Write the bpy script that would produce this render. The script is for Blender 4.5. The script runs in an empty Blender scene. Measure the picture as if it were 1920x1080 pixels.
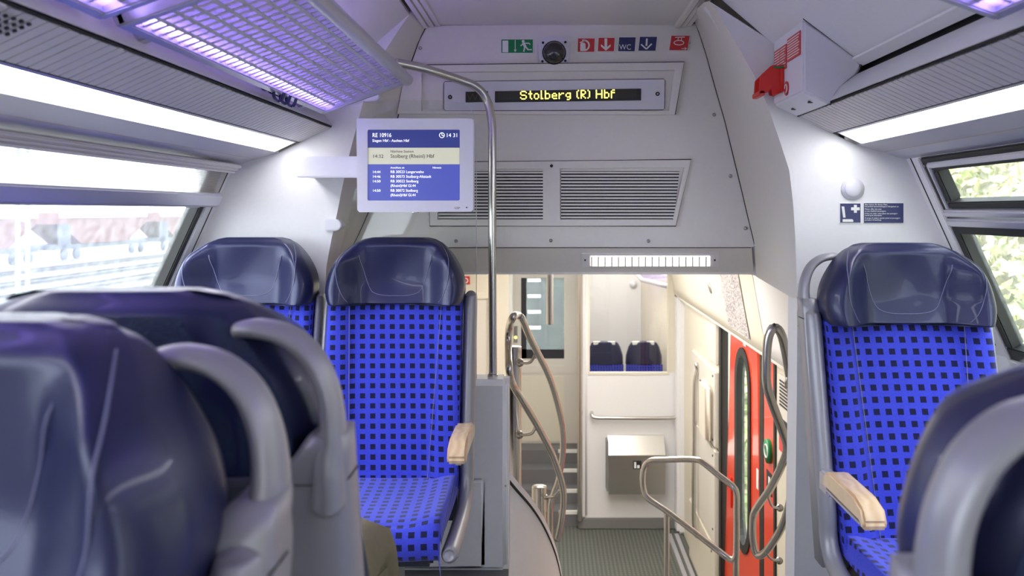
import bpy, bmesh, math, random
from mathutils import Vector
random.seed(7)
F = 1550.0; CX = 1030.0; CY = 395.0; EYE = 1.30
C = bpy.context.scene.collection
sc = bpy.context.scene
# ---------------------------------------------------------------- camera
cam = bpy.data.cameras.new('camera'); cam_o = bpy.data.objects.new('camera', cam); C.objects.link(cam_o)
cam_o.location = (0, 0, EYE); cam_o.rotation_euler = (math.pi/2, 0, 0)
cam.sensor_width = 36; cam.lens = F*36/1920
cam.shift_x = (960-CX)/1920; cam.shift_y = (CY-540)/1920
cam.clip_start = 0.05; cam.clip_end = 500
cam.dof.use_dof = True; cam.dof.focus_distance = 2.8; cam.dof.aperture_fstop = 4.5
sc.camera = cam_o
# ---------------------------------------------------------------- world and exposure
wd = bpy.data.worlds.new('world'); sc.world = wd; wd.use_nodes = True
bg = wd.node_tree.nodes['Background']; bg.inputs[0].default_value = (0.86, 0.93, 1.0, 1); bg.inputs[1].default_value = 3.9
sun = bpy.data.lights.new('sun', 'SUN'); sun.energy = 2.5; sun.angle = 0.02; sun.color = (1, .95, .86)
sun_o = bpy.data.objects.new('sun', sun); C.objects.link(sun_o); sun_o.location = (-5, -8, 12)
sun_o.rotation_euler = Vector((.42, .35, -1.0)).to_track_quat('-Z', 'Y').to_euler()
sc.view_settings.view_transform = 'Standard'; sc.view_settings.look = 'None'
sc.view_settings.gamma = 1; sc.view_settings.exposure = 0.95; sc.view_settings.use_curve_mapping = False

# ---------------------------------------------------------------- materials
def mat(name, col, rough=.5, metal=0.0, noise=.03, nscale=60, bump=0.0, bscale=400, emit=None, estr=0, trans=0, spec=.5, coat=0):
    m = bpy.data.materials.new(name); m.use_nodes = True
    nt = m.node_tree; b = nt.nodes['Principled BSDF']
    b.inputs['Roughness'].default_value = rough; b.inputs['Metallic'].default_value = metal
    b.inputs['Specular IOR Level'].default_value = spec
    b.inputs['Coat Weight'].default_value = coat
    tc = nt.nodes.new('ShaderNodeTexCoord')
    n = nt.nodes.new('ShaderNodeTexNoise'); n.inputs['Scale'].default_value = nscale
    nt.links.new(tc.outputs['Object'], n.inputs['Vector'])
    mx = nt.nodes.new('ShaderNodeMix'); mx.data_type = 'RGBA'
    nt.links.new(n.outputs['Fac'], mx.inputs[0])
    mx.inputs[6].default_value = tuple(max(0, c*(1-noise)) for c in col)+(1,)
    mx.inputs[7].default_value = tuple(min(1, c*(1+noise)) for c in col)+(1,)
    nt.links.new(mx.outputs[2], b.inputs['Base Color'])
    if bump:
        n2 = nt.nodes.new('ShaderNodeTexNoise'); n2.inputs['Scale'].default_value = bscale
        nt.links.new(tc.outputs['Object'], n2.inputs['Vector'])
        bp = nt.nodes.new('ShaderNodeBump'); bp.inputs['Strength'].default_value = bump; bp.inputs['Distance'].default_value = .002
        nt.links.new(n2.outputs['Fac'], bp.inputs['Height']); nt.links.new(bp.outputs[0], b.inputs['Normal'])
    if emit:
        b.inputs['Emission Color'].default_value = tuple(emit)+(1,); b.inputs['Emission Strength'].default_value = estr
    if trans: b.inputs['Transmission Weight'].default_value = trans
    return m
def schlick(nt, gl=1.0):    # two-sided Fresnel for thin sheets
    lw = nt.nodes.new('ShaderNodeLayerWeight'); lw.inputs[0].default_value = .5
    p = nt.nodes.new('ShaderNodeMath'); p.operation = 'POWER'; p.inputs[1].default_value = 5; nt.links.new(lw.outputs['Facing'], p.inputs[0])
    q = nt.nodes.new('ShaderNodeMath'); q.operation = 'MULTIPLY_ADD'; q.inputs[1].default_value = .5*gl; q.inputs[2].default_value = .035*gl; nt.links.new(p.outputs[0], q.inputs[0])
    return q
def glass_mat(name, tint=(1, 1, 1), haze=0.0, gl=1.0):
    m = bpy.data.materials.new(name); m.use_nodes = True; nt = m.node_tree
    for n in list(nt.nodes): nt.nodes.remove(n)
    out = nt.nodes.new('ShaderNodeOutputMaterial')
    t = nt.nodes.new('ShaderNodeBsdfTransparent'); t.inputs[0].default_value = tint+(1,)
    g = nt.nodes.new('ShaderNodeBsdfGlossy'); g.inputs['Roughness'].default_value = .02
    mul = schlick(nt, gl)
    mx = nt.nodes.new('ShaderNodeMixShader'); nt.links.new(mul.outputs[0], mx.inputs[0])
    nt.links.new(t.outputs[0], mx.inputs[1]); nt.links.new(g.outputs[0], mx.inputs[2])
    last = mx
    if haze:
        d = nt.nodes.new('ShaderNodeBsdfTranslucent'); d.inputs[0].default_value = (.9, .93, .95, 1)
        tc = nt.nodes.new('ShaderNodeTexCoord'); n = nt.nodes.new('ShaderNodeTexNoise'); n.inputs['Scale'].default_value = 35; n.inputs['Detail'].default_value = 8
        nt.links.new(tc.outputs['Object'], n.inputs['Vector'])
        m2 = nt.nodes.new('ShaderNodeMath'); m2.operation = 'MULTIPLY'; m2.inputs[1].default_value = haze*2
        nt.links.new(n.outputs['Fac'], m2.inputs[0])
        mh = nt.nodes.new('ShaderNodeMixShader'); nt.links.new(m2.outputs[0], mh.inputs[0])
        nt.links.new(mx.outputs[0], mh.inputs[1]); nt.links.new(d.outputs[0], mh.inputs[2]); last = mh
    nt.links.new(last.outputs[0], out.inputs[0])
    return m
def fabric_mat():
    m = bpy.data.materials.new('blue_check_fabric'); m.use_nodes = True; nt = m.node_tree; b = nt.nodes['Principled BSDF']
    b.inputs['Roughness'].default_value = .85; b.inputs['Sheen Weight'].default_value = .5
    b.inputs['Sheen Tint'].default_value = (.6, .6, 1, 1); b.inputs['Specular IOR Level'].default_value = .2
    tc = nt.nodes.new('ShaderNodeTexCoord'); sx = nt.nodes.new('ShaderNodeSeparateXYZ'); nt.links.new(tc.outputs['UV'], sx.inputs[0])
    def M(op, a, bb=None):
        n = nt.nodes.new('ShaderNodeMath'); n.operation = op
        for i, v in enumerate((a, bb)):
            if v is None: continue
            if isinstance(v, (int, float)): n.inputs[i].default_value = v
            else: nt.links.new(v, n.inputs[i])
        return n.outputs[0]
    v = M('MULTIPLY', sx.outputs[1], 1/.0325)
    u = M('ADD', M('MULTIPLY', sx.outputs[0], 1/.033), M('MULTIPLY', v, .05))
    fu = M('ABSOLUTE', M('SUBTRACT', M('FRACT', u), .5)); fv = M('ABSOLUTE', M('SUBTRACT', M('FRACT', v), .5))
    k = M('LESS_THAN', M('MAXIMUM', fu, fv), .255)
    n = nt.nodes.new('ShaderNodeTexNoise'); n.inputs['Scale'].default_value = 220; n.inputs['Detail'].default_value = 3
    nt.links.new(tc.outputs['Object'], n.inputs['Vector'])
    c1 = nt.nodes.new('ShaderNodeMix'); c1.data_type = 'RGBA'; nt.links.new(n.outputs['Fac'], c1.inputs[0])
    c1.inputs[6].default_value = (.026, .040, .46, 1); c1.inputs[7].default_value = (.058, .075, .66, 1)
    mx = nt.nodes.new('ShaderNodeMix'); mx.data_type = 'RGBA'; nt.links.new(k, mx.inputs[0])
    nt.links.new(c1.outputs[2], mx.inputs[6]); mx.inputs[7].default_value = (.004, .005, .045, 1)
    nt.links.new(mx.outputs[2], b.inputs['Base Color'])
    bp = nt.nodes.new('ShaderNodeBump'); bp.inputs['Strength'].default_value = .25; bp.inputs['Distance'].default_value = .002
    nt.links.new(n.outputs['Fac'], bp.inputs['Height']); nt.links.new(bp.outputs[0], b.inputs['Normal'])
    return m
def brick_floor_mat():
    m = mat('stud_rubber', (.10, .115, .10), .6, noise=.1); nt = m.node_tree; b = nt.nodes['Principled BSDF']
    tc = nt.nodes.new('ShaderNodeTexCoord'); v = nt.nodes.new('ShaderNodeTexVoronoi'); v.inputs['Scale'].default_value = 26; v.inputs['Randomness'].default_value = 0
    nt.links.new(tc.outputs['Object'], v.inputs['Vector'])
    r = nt.nodes.new('ShaderNodeMath'); r.operation = 'LESS_THAN'; r.inputs[1].default_value = .32; nt.links.new(v.outputs['Distance'], r.inputs[0])
    mx = nt.nodes.new('ShaderNodeMix'); mx.data_type = 'RGBA'; nt.links.new(r.outputs[0], mx.inputs[0])
    mx.inputs[6].default_value = (.075, .085, .075, 1); mx.inputs[7].default_value = (.16, .17, .15, 1)
    nt.links.new(mx.outputs[2], b.inputs['Base Color'])
    bp = nt.nodes.new('ShaderNodeBump'); bp.inputs['Distance'].default_value = .004; nt.links.new(r.outputs[0], bp.inputs['Height']); nt.links.new(bp.outputs[0], b.inputs['Normal'])
    return m
def wood_mat():
    m = mat('pale_wood', (.62, .42, .22), .35, coat=.3); nt = m.node_tree; b = nt.nodes['Principled BSDF']
    tc = nt.nodes.new('ShaderNodeTexCoord'); w = nt.nodes.new('ShaderNodeTexWave'); w.inputs['Scale'].default_value = 14; w.inputs['Distortion'].default_value = 6
    nt.links.new(tc.outputs['Object'], w.inputs['Vector'])
    mx = nt.nodes.new('ShaderNodeMix'); mx.data_type = 'RGBA'; nt.links.new(w.outputs['Fac'], mx.inputs[0])
    mx.inputs[6].default_value = (.70, .47, .27, 1); mx.inputs[7].default_value = (.80, .60, .38, 1); nt.links.new(mx.outputs[2], b.inputs['Base Color'])
    return m
def blind_mat():
    m = bpy.data.materials.new('blind_mesh'); m.use_nodes = True; nt = m.node_tree
    for n in list(nt.nodes): nt.nodes.remove(n)
    out = nt.nodes.new('ShaderNodeOutputMaterial'); t = nt.nodes.new('ShaderNodeBsdfTransparent'); d = nt.nodes.new('ShaderNodeBsdfDiffuse'); d.inputs[0].default_value = (.35, .33, .31, 1)
    tl = nt.nodes.new('ShaderNodeBsdfTranslucent'); tl.inputs[0].default_value = (.8, .8, .8, 1)
    tc = nt.nodes.new('ShaderNodeTexCoord'); w = nt.nodes.new('ShaderNodeTexWave'); w.bands_direction = 'Z'; w.inputs['Scale'].default_value = 60
    nt.links.new(tc.outputs['Object'], w.inputs['Vector'])
    mr = nt.nodes.new('ShaderNodeMapRange'); mr.inputs[3].default_value = .3; mr.inputs[4].default_value = .6; nt.links.new(w.outputs['Fac'], mr.inputs[0])
    a = nt.nodes.new('ShaderNodeMixShader'); a.inputs[0].default_value = .5; nt.links.new(d.outputs[0], a.inputs[1]); nt.links.new(tl.outputs[0], a.inputs[2])
    x = nt.nodes.new('ShaderNodeMixShader'); nt.links.new(mr.outputs[0], x.inputs[0]); nt.links.new(t.outputs[0], x.inputs[1]); nt.links.new(a.outputs[0], x.inputs[2])
    nt.links.new(x.outputs[0], out.inputs[0]); return m
def acrylic_mat():
    m = bpy.data.materials.new('lavender_acrylic'); m.use_nodes = True; nt = m.node_tree
    for n in list(nt.nodes): nt.nodes.remove(n)
    out = nt.nodes.new('ShaderNodeOutputMaterial'); t = nt.nodes.new('ShaderNodeBsdfTransparent'); t.inputs[0].default_value = (.86, .83, 1, 1)
    tl = nt.nodes.new('ShaderNodeBsdfTranslucent'); tl.inputs[0].default_value = (.84, .80, 1, 1)
    g = nt.nodes.new('ShaderNodeBsdfGlossy'); g.inputs['Roughness'].default_value = .15
    a = nt.nodes.new('ShaderNodeMixShader'); a.inputs[0].default_value = .42; nt.links.new(t.outputs[0], a.inputs[1]); nt.links.new(tl.outputs[0], a.inputs[2])
    fr = schlick(nt); x = nt.nodes.new('ShaderNodeMixShader'); nt.links.new(fr.outputs[0], x.inputs[0]); nt.links.new(a.outputs[0], x.inputs[1]); nt.links.new(g.outputs[0], x.inputs[2])
    nt.links.new(x.outputs[0], out.inputs[0]); return m
def map_mat():
    m = mat('map_print', (.8, .78, .75), .4); nt = m.node_tree; b = nt.nodes['Principled BSDF']
    tc = nt.nodes.new('ShaderNodeTexCoord'); v = nt.nodes.new('ShaderNodeTexVoronoi'); v.feature = 'DISTANCE_TO_EDGE'; v.inputs['Scale'].default_value = 45
    nt.links.new(tc.outputs['Object'], v.inputs['Vector'])
    n = nt.nodes.new('ShaderNodeTexNoise'); n.inputs['Scale'].default_value = 5; nt.links.new(tc.outputs['Object'], n.inputs['Vector'])
    th = nt.nodes.new('ShaderNodeMath'); th.operation = 'MULTIPLY'; th.inputs[1].default_value = .17; nt.links.new(n.outputs['Fac'], th.inputs[0])
    r = nt.nodes.new('ShaderNodeMath'); r.operation = 'LESS_THAN'; nt.links.new(v.outputs['Distance'], r.inputs[0]); nt.links.new(th.outputs[0], r.inputs[1])
    mx = nt.nodes.new('ShaderNodeMix'); mx.data_type = 'RGBA'; nt.links.new(r.outputs[0], mx.inputs[0])
    mx.inputs[6].default_value = (.70, .66, .63, 1); mx.inputs[7].default_value = (.22, .18, .22, 1); nt.links.new(mx.outputs[2], b.inputs['Base Color']); return m
M = dict(
    white=mat('white_laminate', (.80, .79, .81), .45), panel=mat('grey_white_panel', (.80, .765, .725), .5, bump=.03, bscale=900),
    cream=mat('cream_laminate', (.74, .69, .58), .45), creamgrey=mat('cream_grey', (.70, .66, .60), .5), ceil=mat('ceiling_panel', (.78, .745, .715), .55, bump=.04, bscale=900),
    rib=mat('ribbed_aluminium', (.62, .59, .60), .5, .1), trim=mat('grey_trim', (.52, .50, .55), .4), seam=mat('dark_gap', (.02, .02, .02), .8),
    alu=mat('satin_aluminium', (.60, .59, .66), .35, .7), steel=mat('brushed_steel', (.62, .60, .58), .25, 1.0, noise=.02),
    chrome=mat('dull_steel', (.55, .54, .52), .3, 1.0), rubber=mat('black_rubber', (.018, .018, .018), .6),
    leather=mat('navy_leather', (.014, .017, .060), .34, bump=.15, bscale=500, coat=.15), pebble=mat('pebbled_navy', (.012, .022, .06), .5, bump=1.0, bscale=260),
    seamc=mat('stitch_thread', (.16, .16, .28), .6), frame=mat('grey_seat_frame', (.31, .305, .33), .36, .2), shell=mat('dark_seat_shell', (.035, .038, .06), .5),
    fabric=fabric_mat(), wood=wood_mat(), stud=brick_floor_mat(), floor=mat('grey_floor', (.16, .16, .17), .7), plinth=mat('grey_plinth', (.20, .20, .20), .6),
    glass=glass_mat('window_glass', (.95, .97, .97), .05), clear=glass_mat('clear_glass', (.97, .98, .97), .0, 1.1), blind=blind_mat(), acryl=acrylic_mat(), mapp=map_mat(),
    light=mat('light_diffuser', (.9, .9, .9), .4, emit=(.97, .97, 1), estr=6.0), tubel=mat('fluorescent', (.9, .9, .9), .4, emit=(1, .90, .76), estr=1.1), fill_light=mat('fill_diffuser', (.9, .9, .9), .4, emit=(1, .96, .90), estr=3.8),  # the last diffuser glow belongs to the two added, unseen lamps
    led=mat('violet_led', (.5, .4, .9), .4, emit=(.46, .34, 1.0), estr=22.0), red=mat('red_paint', (.70, .03, .02), .35), dred=mat('sign_red', (.60, .03, .035), .4),
    door=mat('door_orange_red', (.80, .055, .012), .3, coat=.3), green=mat('sign_green', (.0, .22, .06), .4), navy=mat('sign_navy', (.025, .03, .13), .4), wht=mat('print_white', (.85, .85, .82), .5),
    ink=mat('print_black', (.02, .02, .03), .5), lcd=mat('lcd_dark', (.02, .025, .02), .35), dots=mat('led_yellow', (.8, .7, .1), .5, emit=(1, .85, .12), estr=2.2),
    dotoff=mat('led_off', (.085, .07, .045), .5), s_head=mat('screen_navy', (.02, .03, .14), .3, emit=(.035, .055, .30), estr=.25), s_body=mat('screen_blue', (.03, .04, .2), .3, emit=(.075, .10, .47), estr=.38),
    s_next=mat('screen_cream', (.35, .35, .28), .3, emit=(.78, .78, .60), estr=.28), s_txt=mat('screen_white', (.8, .8, .9), .4, emit=(.9, .9, 1), estr=.6), bezel=mat('white_bezel', (.74, .73, .80), .4),
    khaki=mat('khaki_cotton', (.17, .145, .085), .85, noise=.15, bump=.3, bscale=500), skin=mat('skin', (.55, .36, .27), .5), hair=mat('brown_hair', (.06, .04, .025), .6), shirt=mat('dark_shirt', (.05, .05, .07), .85), shoe=mat('black_shoe', (.02, .02, .02), .5),
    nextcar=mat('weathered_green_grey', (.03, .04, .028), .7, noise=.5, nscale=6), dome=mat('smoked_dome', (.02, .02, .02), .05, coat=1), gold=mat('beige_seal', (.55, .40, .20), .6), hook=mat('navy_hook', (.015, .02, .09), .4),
    ballast=mat('ballast', (.30, .29, .27), .9, noise=.3, nscale=3), rail=mat('rail_steel', (.04, .04, .045), .5, .3), sleeper=mat('sleeper', (.10, .10, .10), .9), wagon=mat('wagon_red_brown', (.11, .045, .045), .7, noise=.2, nscale=1), wagdark=mat('wagon_dark', (.06, .07, .09), .8), wagwhite=mat('wagon_white', (.7, .68, .66), .7),
    mast=mat('mast_grey', (.22, .28, .27), .7), earth=mat('bank_earth', (.36, .34, .22), .9, noise=.3, nscale=2), leaf=mat('pale_leaf', (.34, .40, .15), .8, noise=.5, nscale=3), leafy=mat('dry_grass', (.62, .57, .36), .8, noise=.3, nscale=3))
for k in ('leather', 'pebble'): M[k].node_tree.nodes['Principled BSDF'].inputs['Specular Tint'].default_value = (.72, .72, 1, 1)
# ---------------------------------------------------------------- helpers
OFF = {}
def P(px, py, Y): return Vector(((px-CX)*Y/F, Y, EYE-(py-CY)*Y/F))
def link(o, parent, world):
    C.objects.link(o)
    if parent is not None:
        o.parent = parent
        if world: o.location = -OFF.get(parent.name, Vector())
    OFF[o.name] = Vector()
    return o
def mk(name, vs, fs, m, parent=None, world=True, smooth=False, uv=None, bevel=0, seg=2, sub=0):
    me = bpy.data.meshes.new(name); me.from_pydata([tuple(v) for v in vs], [], fs)
    bm = bmesh.new(); bm.from_mesh(me)
    bmesh.ops.recalc_face_normals(bm, faces=bm.faces)
    if bevel: bmesh.ops.bevel(bm, geom=[e for e in bm.edges if len(e.link_faces) == 2 and e.calc_face_angle(0) > .3], offset=bevel, segments=seg, affect='EDGES', clamp_overlap=True)
    bm.to_mesh(me); bm.free()
    if uv:
        l = me.uv_layers.new(name='UVMap')
        for lp in me.loops: l.data[lp.index].uv = uv[lp.vertex_index]
    me.materials.append(m)
    if smooth or bevel:
        for p in me.polygons: p.use_smooth = True
        if bevel and not smooth: me.set_sharp_from_angle(angle=.9)
    o = bpy.data.objects.new(name, me)
    if sub:
        md = o.modifiers.new('sub', 'SUBSURF'); md.levels = sub; md.render_levels = sub
    return link(o, parent, world)
HEX = [(0, 1, 2, 3), (7, 6, 5, 4), (0, 4, 5, 1), (1, 5, 6, 2), (2, 6, 7, 3), (3, 7, 4, 0)]
def box(name, a, b, m, parent=None, world=True, bevel=0, seg=2):
    x0, y0, z0 = a; x1, y1, z1 = b
    return mk(name, [(x0, y0, z0), (x1, y0, z0), (x1, y1, z0), (x0, y1, z0), (x0, y0, z1), (x1, y0, z1), (x1, y1, z1), (x0, y1, z1)], HEX, m, parent, world, bevel=bevel, seg=seg)
def pxbox(name, x0, y0, x1, y1, Y, d, m, parent=None, bevel=0, world=True):   # front face at depth Y, thickness d away
    a = P(x0, y1, Y); b = P(x1, y0, Y)
    return box(name, (a.x, Y, a.z), (b.x, Y+d, b.z), m, parent, world, bevel)
def prism(name, pts, d, m, parent=None, world=True, bevel=0):   # pts: Vectors in a plane; d: Vector
    n = len(pts); d = Vector(d); vs = [Vector(p) for p in pts]+[Vector(p)+d for p in pts]
    return mk(name, vs, [tuple(range(n)), tuple(range(2*n-1, n-1, -1))]+[(i, (i+1) % n, n+(i+1) % n, n+i) for i in range(n)], m, parent, world, bevel=bevel)
def pxpoly(name, pp, Y, d, m, parent=None, bevel=0):
    return prism(name, [P(x, y, Y) for x, y in pp], (0, d, 0), m, parent, True, bevel)
def loft(name, rows, m, parent=None, world=True, closed=False, cap=False, smooth=True, uv=None, sub=0):
    n = len(rows[0]); vs = [v for r in rows for v in r]; fs = []
    for i in range(len(rows)-1):
        for j in range(n if closed else n-1):
            k = (j+1) % n; fs.append((i*n+j, i*n+k, (i+1)*n+k, (i+1)*n+j))
    if cap: fs += [tuple(range(n)), tuple(range((len(rows)-1)*n, len(rows)*n))]
    return mk(name, vs, fs, m, parent, world, smooth=smooth, uv=uv, sub=sub)
def spline(pts, k=6, closed=False):
    pts = [Vector(p) for p in pts]; n = len(pts); out = []
    rng = range(n if closed else n-1)
    for i in rng:
        g = (lambda j: pts[j % n]) if closed else (lambda j: pts[min(max(j, 0), n-1)])
        p0, p1, p2, p3 = g(i-1), g(i), g(i+1), g(i+2)
        for s in range(k):
            t = s/k
            out.append(.5*((2*p1)+(p2-p0)*t+(2*p0-5*p1+4*p2-p3)*t*t+(3*p1-p0-3*p2+p3)*t**3))
    if not closed: out.append(pts[-1])
    return out
def tube(name, pts, r, m, parent=None, world=True, k=6, closed=False, res=10, ry=None, up=(1, .013, .02), smoothpath=True):
    pp = spline(pts, k, closed) if smoothpath else [Vector(p) for p in pts]
    n = len(pp); rows = []
    upv = Vector(up)
    def rad(v, i):
        if isinstance(v, (list, tuple)):
            f = i/(n-1)*(len(v)-1); a = int(f); a2 = min(a+1, len(v)-1); return v[a]+(v[a2]-v[a])*(f-a)
        return v
    for i, p in enumerate(pp):
        a = pp[(i-1) % n] if (closed or i) else p; b = pp[(i+1) % n] if (closed or i < n-1) else p
        t = (b-a).normalized(); u = (upv-t*upv.dot(t)).normalized(); w = t.cross(u)
        r1 = rad(r, i); r2 = rad(ry, i) if ry is not None else r1
        rows.append([p+u*(r1*math.cos(q*2*math.pi/res))+w*(r2*math.sin(q*2*math.pi/res)) for q in range(res)])
    if closed: rows.append(rows[0])
    return loft(name, rows, m, parent, world, closed=True, cap=not closed)
def cyl(name, a, b, r, m, parent=None, world=True, res=20):
    a = Vector(a); b = Vector(b); d = (b-a).normalized(); e = min(.003, r*.15)
    return tube(name, [a, a+d*e*.3, a+d*e, b-d*e, b-d*e*.3, b], [r-e, r-e*.3, r, r, r-e*.3, r-e] if False else r, m, parent, world, smoothpath=False, res=res, up=(0.3, .5, .8) if abs(d.dot(Vector((.3, .5, .8)).normalized())) < .95 else (1, 0, 0))
def dome(name, c, axis, r, h, m, parent=None, world=True, res=20, lev=6):
    axis = Vector(axis).normalized(); u = axis.orthogonal().normalized(); w = axis.cross(u); c = Vector(c); rows = []
    for i in range(lev+1):
        a = i/lev*math.pi/2; rr = max(r*math.cos(a), r*.02)
        rows.append([c+axis*h*math.sin(a)+(u*math.cos(q*2*math.pi/res)+w*math.sin(q*2*math.pi/res))*rr for q in range(res)])
    return loft(name, rows, m, parent, world, closed=True, cap=True)
def text(name, s, px, py, hpx, Y, m, parent=None, rot=(math.pi/2, 0, 0), loc=None, size=None, wpx=None):
    cu = bpy.data.curves.new(name, 'FONT'); cu.body = s; cu.size = size or hpx*Y/F/.70; cu.extrude = .0003; cu.resolution_u = 3
    o = bpy.data.objects.new(name, cu); C.objects.link(o)
    me = bpy.data.meshes.new_from_object(o.evaluated_get(bpy.context.evaluated_depsgraph_get())); bpy.data.objects.remove(o)
    if wpx:
        xs = [v.co.x for v in me.vertices]; k = wpx*Y/F/max(1e-6, max(xs)-min(xs))
        for v in me.vertices: v.co.x *= k
    me.materials.clear(); me.materials.append(m)
    from mathutils import Euler
    R = Euler(rot).to_matrix(); base = Vector(loc) if loc is not None else P(px, py, Y)
    for v in me.vertices: v.co = R @ v.co + base
    return link(bpy.data.objects.new(name, me), parent, True)
def tag(o, label, cat, group=None, kind=None):
    o['label'] = label; o['category'] = cat
    if group: o['group'] = group
    if kind: o['kind'] = kind
    return o
def struct(o, label=None):
    o['kind'] = 'structure'
    if label: o['label'] = label
    return o
def thing(name, label, cat, loc=(0, 0, 0), rotz=0, group=None):
    o = bpy.data.objects.new(name, None); C.objects.link(o); o.empty_display_size = .05
    o.location = loc; o.rotation_euler = (0, 0, rotz); OFF[o.name] = Vector(loc)
    return tag(o, label, cat, group)
def dupe(src, parent, loc):
    c = src.copy(); C.objects.link(c); c.parent = parent; c.location = loc; OFF[c.name] = Vector(); return c
ss = lambda a, b, x: (lambda t: t*t*(3-2*t))(min(1, max(0, (x-a)/(b-a))))
# ================================================================ THE CAR SHELL
Y0 = -3.0; YL = 2.95; YR = 2.60; YB = 3.14
struct(box('floor', (-1.40, Y0, -.06), (1.40, 2.6, 0), M['floor']), 'grey floor of the upper deck between the seats')
box('floor_strip', (-1.40, 2.6, -.06), (-.148, 3.0, 0), M['floor'], bpy.data.objects['floor']); box('under_floor_light_stop', (-1.47, 2.57, -2.1), (1.47, 2.595, -.061), M['panel'], bpy.data.objects['floor'])  # second box is unseen, added to stop sky light entering from below
struct(box('wall_back', (-1.42, Y0-.05, -.06), (1.42, Y0, 2.2), M['panel']), 'pale end wall of the upper deck behind the viewer')
ce = struct(box('ceiling', (-.47, Y0, 2.005), (.53, YB, 2.03), M['ceil']), 'grey beige flat ceiling panel above the aisle')
for s, x in ((-1, -.445), (1, .505)):
    for k in range(3): box('profile_strip', (x-.03+k*.022, Y0, 1.990+.004*k), (x-.013+k*.022, YB-.01, 2.01), M['ceil'], ce)
def S(s, t, Y, o=0):   # point on the sloping window band; o = inward offset
    return Vector((s*(1.40-.29*t-o*.911), Y, .85+.64*t-o*.413))
def sbox(name, s, t0, t1, y0, y1, o0, o1, m, parent=None, bevel=0):
    vs = [S(s, t0, y0, o0), S(s, t0, y1, o0), S(s, t1, y1, o0), S(s, t1, y0, o0), S(s, t0, y0, o1), S(s, t0, y1, o1), S(s, t1, y1, o1), S(s, t1, y0, o1)]
    return mk(name, vs, HEX, m, parent, True, bevel=bevel)
def strip(name, prof, y0, y1, m, parent=None, th=.008, smooth=False):   # extrude an (x,z) open profile along Y with thickness upward
    rows = []
    for y in (y0, y1): rows.append([Vector((x, y, z)) for x, z in prof]+[Vector((x, y, z+th)) for x, z in reversed(prof)])
    return loft(name, rows, m, parent, True, closed=True, cap=True, smooth=smooth)
WIN = {-1: [(.85, 2.84), (-1.6, .40)], 1: [(.55, 2.50), (-1.9, .10)]}
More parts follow.
